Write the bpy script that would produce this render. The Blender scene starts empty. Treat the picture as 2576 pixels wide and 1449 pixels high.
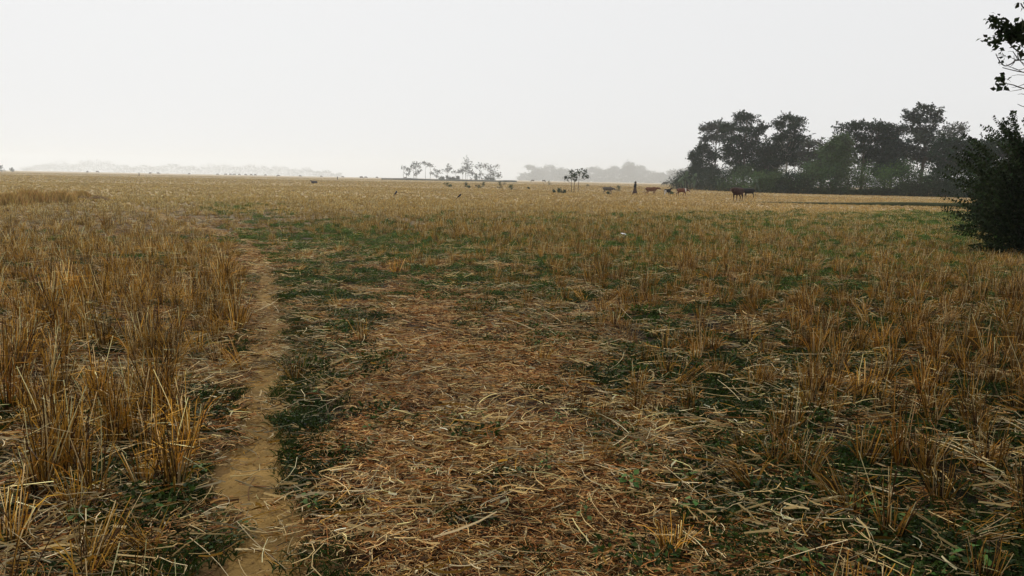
import bpy, math, random
import numpy as np
from mathutils import Matrix, Vector, Euler

random.seed(7)
rng = np.random.default_rng(7)
S = bpy.context.scene
COL = S.collection
R = math.radians

# ------------------------------------------------------------------ camera, world, sun, exposure
EYE = 1.6
PITCH, ROLL = 7.66, 1.12
FPX = 2022.0                      # focal length in units of a 2576 x 1449 frame
cam_d = bpy.data.cameras.new('camera')
cam = bpy.data.objects.new('camera', cam_d)
COL.objects.link(cam)
cam_d.sensor_width = 36.0
cam_d.lens = 36.0 * FPX / 2576.0
cam_d.clip_start = 0.05
cam_d.clip_end = 20000
CM = Matrix.Translation((0, 0, EYE)) @ Euler((R(90 - PITCH), 0, 0)).to_matrix().to_4x4() @ Matrix.Rotation(R(ROLL), 4, 'Z')
cam.matrix_world = CM
S.camera = cam

SUN_EL, SUN_AZ = 46.0, -28.0      # azimuth measured from +Y towards +X
world = bpy.data.worlds.new('World')
S.world = world
world.use_nodes = True
nt = world.node_tree
for n in list(nt.nodes):
    nt.nodes.remove(n)
out = nt.nodes.new('ShaderNodeOutputWorld')
bg = nt.nodes.new('ShaderNodeBackground')
sky = nt.nodes.new('ShaderNodeTexSky')
sky.sky_type = 'NISHITA'
sky.sun_disc = False
sky.sun_elevation = R(SUN_EL)
sky.sun_rotation = R(SUN_AZ)
sky.dust_density = 6.0
mx = nt.nodes.new('ShaderNodeMix')
mx.data_type = 'RGBA'
mx.inputs[0].default_value = 0.985           # an even overcast veil over the clear sky
mx.inputs[7].default_value = (8.45, 8.5, 8.6, 1)
nt.links.new(sky.outputs[0], mx.inputs[6])
nt.links.new(mx.outputs[2], bg.inputs[0])
bg.inputs[1].default_value = 0.1
nt.links.new(bg.outputs[0], out.inputs[0])

sd = bpy.data.lights.new('sun', 'SUN')
sd.energy = 2.4
sd.angle = R(7)
sd.color = (1.0, 0.97, 0.92)
sun = bpy.data.objects.new('sun', sd)
COL.objects.link(sun)
_d = Vector((math.sin(R(SUN_AZ)) * math.cos(R(SUN_EL)), math.cos(R(SUN_AZ)) * math.cos(R(SUN_EL)), math.sin(R(SUN_EL))))
sun.rotation_euler = _d.to_track_quat('Z', 'Y').to_euler()

S.view_settings.view_transform = 'Standard'
S.view_settings.look = 'None'
S.view_settings.gamma = 1
S.view_settings.exposure = 0
S.view_settings.use_curve_mapping = False
try:
    S.render.engine = 'CYCLES'
    S.cycles.use_denoising = True
    S.cycles.denoiser = 'OPENIMAGEDENOISE'
    S.cycles.max_bounces = 8
    S.cycles.diffuse_bounces = 3
    S.cycles.volume_bounces = 5
    S.cycles.transparent_max_bounces = 8
except Exception:
    pass

# ------------------------------------------------------------------ picture <-> ground
CR = np.array(CM.to_3x3())
CP = np.array(CM.translation)


def ray(u, v):
    d = CR @ np.array([(u - 1288.0) / FPX, -(v - 724.5) / FPX, -1.0])
    return d


def ground(u, v):
    d = ray(u, v)
    t = -CP[2] / min(d[2], -1e-5)
    p = CP + d * t
    return np.array([p[0], p[1], 0.0])


def at(u, v, dist):
    """point seen at u, v whose distance along +Y is dist"""
    d = ray(u, v)
    return CP + d * (dist / d[1])


def project(P):
    Q = (P - CP) @ CR
    z = np.maximum(-Q[:, 2], 1e-3)
    return 1288 + FPX * Q[:, 0] / z, 724.5 - FPX * Q[:, 1] / z


def horizon(u):
    return 427 + 0.0195 * u


# ------------------------------------------------------------------ noise
_T = rng.random((256, 256))


def vnoise(x, y):
    xi = np.floor(x).astype(int)
    yi = np.floor(y).astype(int)
    fx = x - xi
    fy = y - yi
    fx = fx * fx * (3 - 2 * fx)
    fy = fy * fy * (3 - 2 * fy)
    a = _T[xi & 255, yi & 255]
    b = _T[(xi + 1) & 255, yi & 255]
    c = _T[xi & 255, (yi + 1) & 255]
    d = _T[(xi + 1) & 255, (yi + 1) & 255]
    return (a * (1 - fx) + b * fx) * (1 - fy) + (c * (1 - fx) + d * fx) * fy


def fbm(x, y, o=3):
    r = 0
    a = .5
    t = 0
    for i in range(o):
        r = r + a * vnoise(x * 2 ** i + 17.3 * i, y * 2 ** i + 9.1 * i)
        t += a
        a *= .5
    return r / t


# ------------------------------------------------------------------ path centre line (picture coordinates put on the ground)
_PL = [(672, 1520), (664, 1449), (648, 1300), (644, 1180), (648, 1080), (664, 960), (676, 850), (672, 770), (670, 710), (660, 670),
       (640, 630), (605, 602), (540, 580), (470, 562), (410, 545), (370, 530), (320, 516), (280, 505), (235, 492), (215, 480), (205, 470)]
PATH = np.array([ground(u, v)[:2] for u, v in _PL])
_d0 = PATH[0] - PATH[1]
PATH = np.vstack([PATH[0] + _d0 / np.linalg.norm(_d0) * 2.6, PATH[0] + _d0 / np.linalg.norm(_d0) * 1.0, PATH])


def resample(P, step):
    # Catmull-Rom then even steps growing with distance
    o = []
    for i in range(len(P) - 1):
        p0 = P[max(i - 1, 0)]
        p1, p2 = P[i], P[i + 1]
        p3 = P[min(i + 2, len(P) - 1)]
        n = max(2, int(np.linalg.norm(p2 - p1) / step))
        for k in range(n):
            t = k / n
            o.append(.5 * ((2 * p1) + (-p0 + p2) * t + (2 * p0 - 5 * p1 + 4 * p2 - p3) * t * t + (-p0 + 3 * p1 - 3 * p2 + p3) * t ** 3))
    o.append(P[-1])
    return np.array(o)


PC = resample(PATH, .12)


def path_dist(x, y):
    """signed lateral distance from the path centre, + to its right"""
    best = np.full(x.shape, 1e9)
    sg = np.zeros(x.shape)
    Q = PC[::2]
    for a, b in zip(Q[:-1], Q[1:]):
        ab = b - a
        L = ab @ ab + 1e-12
        t = np.clip(((x - a[0]) * ab[0] + (y - a[1]) * ab[1]) / L, 0, 1)
        dx = x - a[0] - t * ab[0]
        dy = y - a[1] - t * ab[1]
        d = np.hypot(dx, dy)
        s = np.sign(dx * ab[1] - dy * ab[0])
        m = d < best
        best = np.where(m, d, best)
        sg = np.where(m, s, sg)
    return best * sg


def height(x, y):
    r = np.hypot(x, y)
    k = np.clip(1.2 - r / 60, 0, 1)
    h = k * (.05 * (fbm(x * .9 + 3, y * .9 + 8, 3) - .5) + .10 * (fbm(x * .22 + 31, y * .22, 2) - .5))
    return h


# ------------------------------------------------------------------ zones, read off the photograph in coarse cells (every 100 px)
ROWV = [470, 500, 530, 560, 600, 650, 700, 800, 900, 1000, 1100, 1200, 1300, 1449]
ZONE = {
    # standing stubble
    'stub': ['88888888888888888888888888',
             '88467888888888888888888888',
             '55543466788888888888888888',
             '55543222455688888888888665',
             '66666531223456755556666643',
             '77777763223334656677655556',
             '88888876211123566656555566',
             '88888886110012344466665667',
             '88888887110001223466777776',
             '88888885100000123367788777',
             '78888884100000112246788777',
             '57777763000000011235667776',
             '44565431000000001123456666',
             '35443210000000001122344455'],
    # height of the stubble
    'tall': ['66666666666666666666666666',
             '76666666666666666666666666',
             '55555555556666666666666666',
             '66665444566777777777777766',
             '66666544455666666666666644',
             '77777654444555566666655555',
             '88888876444444566665556666',
             '88888887444433445555566777',
             '99999987443333344555677888',
             '99999998433333334455678888',
             '99999998333333334445678888',
             '99999987333333333445578888',
             '88899876333333333344567888',
             '88888776333333333344467888'],
    # low green growth
    'green': ['11111111111111111111111111',
              '00000000000000000000000011',
              '00000121000000000000000124',
              '00000012222233445566545899',
              '11111123455557787665666679',
              '22222223556777689876888766',
              '22222225644565778778888776',
              '22222235531134443456665556',
              '22222346531001344456655667',
              '22223557511100123456655667',
              '33345568511110012456655678',
              '44445567521111012347766778',
              '33344457632111111247877788',
              '44445446742111111358877889'],
    # loose pale straw lying about
    'loose': ['22222222222222222222222222',
              '44433222222222222222222222',
              '66665543333333333333333333',
              '66665433333333333333333333',
              '55556555443333333333333333',
              '55555566444444444444333333',
              '55556777444444555544433333',
              '66667777555555666655444433',
              '77778878555555677655555443',
              '88888877555555677766655543',
              '88888766555555677766665544',
              '88888766555555667766665544',
              '99888876566555667776666655',
              '99998887666666667776666655'],
    # matted reddish straw
    'mat': ['00000000000000000000000000',
            '00000000000000000000000000',
            '11111110000000000000000000',
            '22222221000000000000000000',
            '33333432112111111111111111',
            '33333445322222222222111111',
            '33333455334431222222111111',
            '33333445457765322222211111',
            '33333455679987642222211111',
            '33333345699998753221111111',
            '33333334799998865321111111',
            '33333334799999876321111111',
            '33333334689999987532111111',
            '33333344679999998643221111'],
}
ZG = {k: np.array([[int(c) for c in r] for r in v], float) / 9 for k, v in ZONE.items()}
RV = np.array(ROWV, float)


def zone(k, u, v):
    g = ZG[k]
    uu = np.clip(u / 100.0, 0, 24.999)
    vi = np.interp(v, RV, np.arange(len(RV)))
    vi = np.clip(vi, 0, len(RV) - 1.001)
    a = uu.astype(int)
    b = vi.astype(int)
    fu = uu - a
    fv = vi - b
    return (g[b, a] * (1 - fu) + g[b, a + 1] * fu) * (1 - fv) + (g[b + 1, a] * (1 - fu) + g[b + 1, a + 1] * fu) * fv


def sector(n_per_m2, r0, r1, half=42.0):
    """random points on the ground between two distances"""
    A = R(half) * (r1 * r1 - r0 * r0)
    n = int(A * n_per_m2)
    r = np.sqrt(rng.random(n) * (r1 * r1 - r0 * r0) + r0 * r0)
    a = (rng.random(n) * 2 - 1) * R(half)
    x, y = r * np.sin(a), r * np.cos(a)
    return x, y


def uv_of(x, y):
    return project(np.stack([x, y, np.zeros_like(x)], 1))


# ------------------------------------------------------------------ mesh helpers
class Geo:
    def __init__(self):
        self.V, self.F, self.C, self.n = [], [], [], 0

    def add(self, V, F, C):
        V = np.asarray(V, float).reshape(-1, 3)
        F = np.asarray(F, int)
        C = np.asarray(C, float)
        if C.ndim == 1:
            C = np.tile(C, (len(V), 1))
        self.V.append(V)
        self.F.append(F + self.n)
        self.C.append(C)
        self.n += len(V)
        return self

    def mesh(self, name, mat=None, smooth=False):
        V = np.concatenate(self.V)
        C = np.concatenate(self.C)
        sizes = np.concatenate([np.full(len(f), f.shape[1]) for f in self.F])
        loops = np.concatenate([f.ravel() for f in self.F])
        m = bpy.data.meshes.new(name)
        m.vertices.add(len(V))
        m.vertices.foreach_set('co', V.ravel().astype(np.float32))
        m.loops.add(len(loops))
        m.loops.foreach_set('vertex_index', loops.astype(np.int32))
        m.polygons.add(len(sizes))
        st = np.concatenate([[0], np.cumsum(sizes)[:-1]])
        m.polygons.foreach_set('loop_start', st.astype(np.int32))
        m.polygons.foreach_set('loop_total', sizes.astype(np.int32))
        m.update(calc_edges=True)
        a = m.attributes.new('Col', 'FLOAT_COLOR', 'POINT')
        a.data.foreach_set('color', np.hstack([C, np.ones((len(C), 1))]).ravel().astype(np.float32))
        if smooth:
            m.polygons.foreach_set('use_smooth', np.ones(len(sizes), bool))
        if mat:
            m.materials.append(mat)
        return m


def norm(a):
    return a / np.maximum(np.linalg.norm(a, axis=-1, keepdims=True), 1e-9)


def strands(P, rad, col, sides=3):
    """P (N,K,3) points, rad (N,K), col (N,3) or (N,K,3)"""
    N, K, _ = P.shape
    T = np.empty_like(P)
    T[:, 1:-1] = P[:, 2:] - P[:, :-2]
    T[:, 0] = P[:, 1] - P[:, 0]
    T[:, -1] = P[:, -1] - P[:, -2]
    T = norm(T)
    ref = np.tile(np.array([.31, .77, .12]), (N, 1)) + rng.normal(0, .3, (N, 3))
    A = norm(np.cross(T, ref[:, None, :]))
    B = np.cross(T, A)
    an = np.arange(sides) * 2 * math.pi / sides
    V = P[:, :, None, :] + rad[:, :, None, None] * (A[:, :, None, :] * np.cos(an)[None, None, :, None] + B[:, :, None, :] * np.sin(an)[None, None, :, None])
    idx = np.arange(N * K * sides).reshape(N, K, sides)
    a = idx[:, :-1, :]
    b = np.roll(idx, -1, 2)[:, :-1, :]
    c = np.roll(idx, -1, 2)[:, 1:, :]
    d = idx[:, 1:, :]
    F = np.stack([a, b, c, d], -1).reshape(-1, 4)
    if col.ndim == 2:
        col = np.repeat(col[:, None, :], K, 1)
    C = np.repeat(col[:, :, None, :], sides, 2).reshape(-1, 3)
    return V.reshape(-1, 3), F, C


def ribbons(P, wid, col):
    """flat blades; P (N,K,3), wid (N,K)"""
    N, K, _ = P.shape
    T = np.empty_like(P)
    T[:, 1:-1] = P[:, 2:] - P[:, :-2]
    T[:, 0] = P[:, 1] - P[:, 0]
    T[:, -1] = P[:, -1] - P[:, -2]
    ref = rng.normal(0, 1, (N, 3))
    ref[:, 2] *= .3
    A = norm(np.cross(norm(T), ref[:, None, :]))
    V = np.stack([P - A * wid[:, :, None], P + A * wid[:, :, None]], 2)
    idx = np.arange(N * K * 2).reshape(N, K, 2)
    F = np.stack([idx[:, :-1, 0], idx[:, :-1, 1], idx[:, 1:, 1], idx[:, 1:, 0]], -1).reshape(-1, 4)
    if col.ndim == 2:
        col = np.repeat(col[:, None, :], K, 1)
    C = np.repeat(col[:, :, None, :], 2, 2).reshape(-1, 3)
    return V.reshape(-1, 3), F, C


def leaves(P, D, L, W, col, fold=.25, nrm=None):
    """leaf blades: P base (N,3), D direction, L length, W half width; four triangles with a folded midrib"""
    N = len(P)
    D = norm(D)
    if nrm is None:
        nrm = rng.normal(0, 1, (N, 3)) + np.array([0, 0, 1.2])
    Sd = norm(np.cross(D, nrm))
    U = norm(np.cross(Sd, D))
    L = np.broadcast_to(L, (N,))[:, None]
    W = np.broadcast_to(W, (N,))[:, None]
    b = P
    m = P + D * L * .45 + U * L * .04
    t = P + D * L - U * L * .10
    l = P + D * L * .42 + Sd * W + U * W * fold
    r = P + D * L * .42 - Sd * W + U * W * fold
    V = np.stack([b, l, t, r, m], 1).reshape(-1, 3)
    i = np.arange(N)[:, None] * 5
    F = np.concatenate([i + np.array([[0, 4, 1]]), i + np.array([[1, 4, 2]]), i + np.array([[2, 4, 3]]), i + np.array([[3, 4, 0]])])
    C = np.repeat(col, 5, 0)
    return V, F, C


def vary(base, n, amt=.25, hue=.08):
    base = np.asarray(base, float)
    k = 1 + rng.normal(0, amt, (n, 1)).clip(-2 * amt, 2 * amt)
    h = 1 + rng.normal(0, hue, (n, 3))
    return (base * k * h).clip(.003, .9)


def pick(cols, w, n):
    cols = np.array(cols)
    i = rng.choice(len(cols), n, p=np.array(w) / sum(w))
    return cols[i]


# ------------------------------------------------------------------ materials
def material(name, rough=.7, spec=.25, transl=0.0, tint=False, noise=None, bump=0.0, bump_scale=40.0):
    m = bpy.data.materials.new(name)
    m.use_nodes = True
    t = m.node_tree
    b = t.nodes['Principled BSDF']
    o = t.nodes['Material Output']
    a = t.nodes.new('ShaderNodeAttribute')
    a.attribute_name = 'Col'
    c = a.outputs['Color']
    if tint:
        i = t.nodes.new('ShaderNodeAttribute')
        i.attribute_type = 'INSTANCER'
        i.attribute_name = 'tint'
        x = t.nodes.new('ShaderNodeMix')
        x.data_type = 'RGBA'
        x.blend_type = 'MULTIPLY'
        x.inputs[0].default_value = 1
        t.links.new(c, x.inputs[6])
        t.links.new(i.outputs['Color'], x.inputs[7])
        c = x.outputs[2]
    if noise:
        tc = t.nodes.new('ShaderNodeTexCoord')
        nz = t.nodes.new('ShaderNodeTexNoise')
        nz.inputs['Scale'].default_value = noise[0]
        nz.inputs['Detail'].default_value = 5
        t.links.new(tc.outputs['Object'], nz.inputs['Vector'])
        mr = t.nodes.new('ShaderNodeMapRange')
        mr.inputs[1].default_value = .3
        mr.inputs[2].default_value = .7
        mr.inputs[3].default_value = 1 - noise[1]
        mr.inputs[4].default_value = 1 + noise[1]
        t.links.new(nz.outputs['Fac'], mr.inputs[0])
        x = t.nodes.new('ShaderNodeVectorMath')
        x.operation = 'SCALE'
        t.links.new(c, x.inputs[0])
        t.links.new(mr.outputs[0], x.inputs['Scale'])
        c = x.outputs[0]
        if bump:
            bp = t.nodes.new('ShaderNodeBump')
            bp.inputs['Strength'].default_value = bump
            bp.inputs['Distance'].default_value = .01
            n2 = t.nodes.new('ShaderNodeTexNoise')
            n2.inputs['Scale'].default_value = bump_scale
            n2.inputs['Detail'].default_value = 6
            t.links.new(tc.outputs['Object'], n2.inputs['Vector'])
            t.links.new(n2.outputs['Fac'], bp.inputs['Height'])
            t.links.new(bp.outputs[0], b.inputs['Normal'])
    t.links.new(c, b.inputs['Base Color'])
    b.inputs['Roughness'].default_value = rough
    b.inputs['Specular IOR Level'].default_value = spec
    if transl:
        tr = t.nodes.new('ShaderNodeBsdfTranslucent')
        t.links.new(c, tr.inputs['Color'])
        ms = t.nodes.new('ShaderNodeMixShader')
        ms.inputs[0].default_value = transl
        t.links.new(b.outputs[0], ms.inputs[1])
        t.links.new(tr.outputs[0], ms.inputs[2])
        t.links.new(ms.outputs[0], o.inputs['Surface'])
    return m


M_STRAW = material('dry straw', .6, .15, .10, tint=True)
M_GREEN = material('low green leaves', .65, .12, .2, tint=True)
M_LEAF = material('tree leaves', .75, .06, .12)
M_BARK = material('bark', .85, .15, noise=(6, .35), bump=.6, bump_scale=30)
M_HIDE = material('hide', .75, .15, noise=(9, .12))
M_CLOTH = material('cloth', .9, .1, noise=(14, .15))
M_FEATHER = material('feathers', .6, .25, noise=(30, .15))
M_SOIL = material('path soil', .95, .1, noise=(7, .25), bump=1.0, bump_scale=55)


# ------------------------------------------------------------------ object helpers
def link(o):
    COL.objects.link(o)
    return o


def tag(o, label=None, cat=None, group=None, kind=None):
    if label:
        o['label'] = label
    if cat:
        o['category'] = cat
    if group:
        o['group'] = group
    if kind:
        o['kind'] = kind
    return o


def empty(name, loc, rz=0.0):
    o = link(bpy.data.objects.new(name, None))
    o.location = loc
    o.rotation_euler = (0, 0, rz)
    o.empty_display_size = .2
    return o


def obj(name, mesh, parent=None, loc=None):
    o = link(bpy.data.objects.new(name, mesh))
    if parent:
        o.parent = parent
    if loc is not None:
        o.location = loc
    return o


def kids(o):
    return [c for c in bpy.data.objects if c.parent == o]


def copy_tree(o, children, loc, rz, scale=1.0):
    c = o.copy()
    link(c)
    c.location = loc
    c.rotation_euler = (0, 0, rz)
    c.scale = (scale,) * 3
    for ch in children:
        d = ch.copy()
        link(d)
        d.parent = c
    return c


def scatter(name, x, y, rot, scale, idx, tint, protos, dz=0.0, tilt=0.0):
    """one object that stands copies of the small prototype meshes on many ground points"""
    n = len(x)
    z = height(x, y) + dz
    m = bpy.data.meshes.new(name)
    m.vertices.add(n)
    m.vertices.foreach_set('co', np.stack([x, y, z], 1).ravel().astype(np.float32))

    def attr(nm, ty, key, val, dt=np.float32):
        a = m.attributes.new(nm, ty, 'POINT')
        a.data.foreach_set(key, np.asarray(val).ravel().astype(dt))
    e = np.stack([rng.normal(0, 1, n) * tilt, rng.normal(0, 1, n) * tilt, rot], 1)
    attr('rot', 'FLOAT_VECTOR', 'vector', e)
    attr('scl', 'FLOAT_VECTOR', 'vector', scale)
    attr('idx', 'INT', 'value', idx, np.int32)
    attr('tint', 'FLOAT_VECTOR', 'vector', tint)
    pc = bpy.data.collections.new(name + '_pieces')
    for i, pm in enumerate(protos):
        pc.objects.link(bpy.data.objects.new('%s_piece_%02d' % (name, i), pm))
    g = bpy.data.node_groups.new(name + '_scatter', 'GeometryNodeTree')
    g.interface.new_socket('Geometry', in_out='INPUT', socket_type='NodeSocketGeometry')
    g.interface.new_socket('Geometry', in_out='OUTPUT', socket_type='NodeSocketGeometry')
    N = g.nodes
    gi, go = N.new('NodeGroupInput'), N.new('NodeGroupOutput')
    ip = N.new('GeometryNodeInstanceOnPoints')
    ci = N.new('GeometryNodeCollectionInfo')
    ci.inputs['Collection'].default_value = pc
    ci.inputs['Separate Children'].default_value = True
    ci.inputs['Reset Children'].default_value = True

    def na(nm, ty):
        k = N.new('GeometryNodeInputNamedAttribute')
        k.data_type = ty
        k.inputs['Name'].default_value = nm
        return [s for s in k.outputs if s.enabled and s.name == 'Attribute'][0]
    er = N.new('FunctionNodeEulerToRotation')
    g.links.new(na('rot', 'FLOAT_VECTOR'), er.inputs[0])
    g.links.new(gi.outputs[0], ip.inputs['Points'])
    g.links.new(ci.outputs[0], ip.inputs['Instance'])
    ip.inputs['Pick Instance'].default_value = True
    g.links.new(na('idx', 'INT'), ip.inputs['Instance Index'])
    g.links.new(er.outputs[0], ip.inputs['Rotation'])
    g.links.new(na('scl', 'FLOAT_VECTOR'), ip.inputs['Scale'])
    g.links.new(ip.outputs[0], go.inputs[0])
    o = obj(name, m)
    md = o.modifiers.new('scatter', 'NODES')
    md.node_group = g
    o['kind'] = 'stuff'
    return o


# ------------------------------------------------------------------ ground sheet
def build_ground():
    ang = np.concatenate([np.linspace(-50, 50, 331), np.linspace(50, 310, 60)[1:]])[:-1]
    rad = np.concatenate([[.05], np.geomspace(.7, 40, 300), np.geomspace(40, 4400, 60)[1:]])
    A, Rd = np.meshgrid(np.radians(ang), rad, indexing='ij')
    x, y = Rd * np.sin(A), Rd * np.cos(A)
    X, Y = x.ravel(), y.ravel()
    Z = height(X, Y)
    fr = (Y > .8) & (np.abs(X) < Y * 1.1 + 1)
    pd = np.full(X.shape, 9.0)
    near = fr & (np.hypot(X, Y) < 60)
    pd[near] = path_dist(X[near], Y[near])
    Z -= .035 * np.exp(-(pd / .17) ** 2)
    fine = np.hypot(X, Y) < 25
    Z[fine] += .02 * (fbm(X[fine] * 5, Y[fine] * 5, 3) - .5)
    u, v = uv_of(X, np.maximum(Y, .8))
    gr = zone('green', u, v)
    mt = zone('mat', u, v)
    r = np.hypot(X, Y)
    soil = np.array([.016, .010, .004])
    dark = np.array([.005, .007, .002])
    tan = np.array([.33, .25, .14])
    red = np.array([.024, .010, .003])
    n = fbm(X * .8, Y * .8, 3)
    C = soil[None] * (.7 + .6 * n[:, None])
    k = np.clip(gr * 1.3 + (n - .5) * .8, 0, 1)[:, None]
    C = C * (1 - k) + dark * k
    k = (mt * .8)[:, None]
    C = C * (1 - k) + red * k
    k = (np.exp(-(np.abs(pd) / .27) ** 4) * .95)[:, None]      # trodden soil spreads past the path's edge
    C = C * (1 - k) + np.array([.17, .10, .034]) * (.5 + .9 * fbm(X * 4, Y * 4, 3)[:, None]) * k
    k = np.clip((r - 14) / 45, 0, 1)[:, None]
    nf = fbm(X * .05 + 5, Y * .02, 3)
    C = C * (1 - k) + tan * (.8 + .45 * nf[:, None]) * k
    na, nr = A.shape
    idx = np.arange(na * nr).reshape(na, nr)
    a, b = idx, np.roll(idx, -1, 0)
    F = np.stack([a[:, :-1], a[:, 1:], b[:, 1:], b[:, :-1]], -1).reshape(-1, 4)
    g = Geo()
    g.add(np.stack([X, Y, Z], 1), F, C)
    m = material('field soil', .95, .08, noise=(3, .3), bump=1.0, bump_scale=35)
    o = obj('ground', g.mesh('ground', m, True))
    o['kind'] = 'structure'
    # footpath: a worn strip of pale soil just above the ground sheet
    P = resample(PATH, .03)
    P = P[np.hypot(P[:, 0], P[:, 1]) < 60]
    T = np.gradient(P, axis=0)
    T /= np.linalg.norm(T, axis=1)[:, None]
    Nn = np.stack([T[:, 1], -T[:, 0]], 1)
    K = 17
    s = np.cumsum(np.r_[0, np.linalg.norm(np.diff(P, axis=0), axis=1)])
    w0 = np.interp(np.hypot(P[:, 0], P[:, 1]), [3, 5.5, 9, 30], [.155, .145, .135, .17])
    wl = w0 + .02 + .18 * (fbm(s * 2.1, s * 0 + 3, 3) - .5)
    wr = w0 + .01 + .14 * (fbm(s * 2.1, s * 0 + 33, 3) - .5)
    w = np.linspace(-1, 1, K)
    off = np.where(w[None] < 0, w[None] * wl[:, None], w[None] * wr[:, None]) * 1.25
    X = P[:, 0, None] + Nn[:, 0, None] * off
    Y = P[:, 1, None] + Nn[:, 1, None] * off
    Z = height(X, Y) - .035 * np.exp(-(off / .17) ** 2) + .02 * (fbm(X * 5, Y * 5, 3) - .5)
    Z += .014 * (1 - (np.abs(w) ** 3)[None]) - .008 * (np.abs(w) ** 3)[None] + .014 * (fbm(X * 18, Y * 18, 2) - .5) + .010 * (fbm(X * 45, Y * 45, 2) - .5)
    idx = np.arange(X.size).reshape(X.shape)
    F = np.stack([idx[:-1, :-1], idx[:-1, 1:], idx[1:, 1:], idx[1:, :-1]], -1).reshape(-1, 4)
    c = np.array([.205, .125, .038]) * (.5 + .9 * fbm(X.ravel() * 4, Y.ravel() * 4, 4))[:, None]
    g = Geo()
    g.add(np.stack([X, Y, Z], -1).reshape(-1, 3), F, c)
    o = obj('footpath', g.mesh('footpath', M_SOIL, True))
    o['kind'] = 'structure'


build_ground()

# ------------------------------------------------------------------ field plants: small prototypes
PALE, GOLD, BROWN, RED = (.82, .63, .32), (.45, .25, .038), (.07, .032, .007), (.37, .15, .038)


def clump_mesh(name, n, h, spread, lean=(0, 0), blades=10, rough=.8, cols=(PALE, GOLD, BROWN), w=(2.2, 4, 4), thick=.0021):
    a = rng.random(n) * 6.283
    r = np.sqrt(rng.random(n)) * .045
    B = np.stack([r * np.cos(a), r * np.sin(a), np.full(n, -.02)], 1)
    hh = h * (.55 + .5 * rng.random(n))
    out_ = spread * (r / .045) * (.6 + .8 * rng.random(n))
    D = np.stack([np.cos(a) * out_ + lean[0] + rng.normal(0, .11, n), np.sin(a) * out_ + lean[1] + rng.normal(0, .11, n), np.ones(n)], 1)
    D = norm(D)
    K = 4
    t = np.linspace(0, 1, K)
    bend = rng.normal(0, .06, (n, 3)) * rough
    P = B[:, None] + D[:, None] * (hh[:, None] * t[None])[:, :, None] + bend[:, None] * (t ** 2)[None, :, None] * hh[:, None, None] * 2
    k = rng.random(n) < .24      # broken stalks: the top folds over
    fold = norm(rng.normal(0, 1, (n, 3)) * np.array([1, 1, .3]))
    P[k, 3] = P[k, 2] + fold[k] * hh[k, None] * .4
    rad = (thick * (.7 + .6 * rng.random(n)))[:, None] * np.linspace(1.15, .8, K)[None]
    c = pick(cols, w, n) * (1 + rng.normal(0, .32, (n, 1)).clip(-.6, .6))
    cc = c[:, None] * np.array([.32, .72, 1.0, 1.12])[None, :, None]  # stalks darken towards the foot: shade inside the clump painted into the colour
    g = Geo()
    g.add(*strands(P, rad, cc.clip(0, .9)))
    if blades:
        n = blades
        a = rng.random(n) * 6.283
        K = 5
        t = np.linspace(0, 1, K)
        L = h * (.5 + .5 * rng.random(n))
        Dh = np.stack([np.cos(a), np.sin(a)], 1)
        reach = L * (.25 + .5 * rng.random(n))
        droop = rng.random(n) * .9
        P = np.zeros((n, K, 3))
        P[:, :, :2] = Dh[:, None] * (.02 + reach[:, None] * t ** 1.3)[:, :, None]
        P[:, :, 2] = L[:, None] * (t[None] - droop[:, None] * t[None] ** 3 * .9)
        g.add(*ribbons(P, (.0032 * np.array([1, 1.1, .9, .6, .12]))[None] * np.ones((n, 1)), vary(GOLD, n, .3)))
    return g.mesh(name, M_STRAW)


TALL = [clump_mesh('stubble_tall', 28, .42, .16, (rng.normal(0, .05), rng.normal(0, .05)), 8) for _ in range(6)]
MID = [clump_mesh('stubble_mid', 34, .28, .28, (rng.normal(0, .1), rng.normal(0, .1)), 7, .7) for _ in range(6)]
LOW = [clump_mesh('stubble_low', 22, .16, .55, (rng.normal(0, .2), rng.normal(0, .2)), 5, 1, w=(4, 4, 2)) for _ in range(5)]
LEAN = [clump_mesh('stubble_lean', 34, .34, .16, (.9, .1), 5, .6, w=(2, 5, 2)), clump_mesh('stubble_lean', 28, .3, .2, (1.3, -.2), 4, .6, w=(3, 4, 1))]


def litter_mesh(name, n, rad, L0, L1, thick, lift, cols, w, curl=.28):
    a = rng.random(n) * 6.283
    r = np.sqrt(rng.random(n)) * rad
    c0 = np.stack([r * np.cos(a), r * np.sin(a), rng.random(n) ** 1.4 * lift + .003], 1)
    th = rng.random(n) * 6.283
    L = L0 + (L1 - L0) * rng.random(n) ** 2
    D = np.stack([np.cos(th), np.sin(th), rng.normal(0, .10, n) * (lift / .03) ** .5], 1)
    side = np.stack([-np.sin(th), np.cos(th), rng.normal(0, .15, n)], 1)
    K = 4
    t = np.linspace(-.5, .5, K)
    P = c0[:, None] + D[:, None] * (L[:, None] * t[None])[:, :, None] + side[:, None] * (rng.normal(0, curl, n) * L)[:, None, None] * (t ** 2 * 2)[None, :, None]
    k = rng.random(n) < .12      # kinked straws
    P[k, 3] = P[k, 2] + norm(D[k] * .3 + side[k] * rng.choice([-1, 1], k.sum())[:, None]) * L[k, None] * .33
    P[:, :, 2] = np.maximum(P[:, :, 2], .002)
    rr = (thick * (.55 + .8 * rng.random(n)))[:, None] * np.linspace(1.1, .7, K)[None]
    c = pick(cols, w, n) * (1 + rng.normal(0, .25, (n, 1)).clip(-.5, .55))
    g = Geo()
    # colour darkens with depth in the layer: painted shade of the gaps between straws
    layer_light = np.clip(c0[:, 2:3] / lift, 0, 1)
    c = c * (.16 + .95 * layer_light ** .8)
    f = rng.random(n) < .22
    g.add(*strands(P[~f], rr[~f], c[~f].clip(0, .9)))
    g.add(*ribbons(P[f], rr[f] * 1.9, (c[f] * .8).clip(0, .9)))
    return g.mesh(name, M_STRAW)


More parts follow.
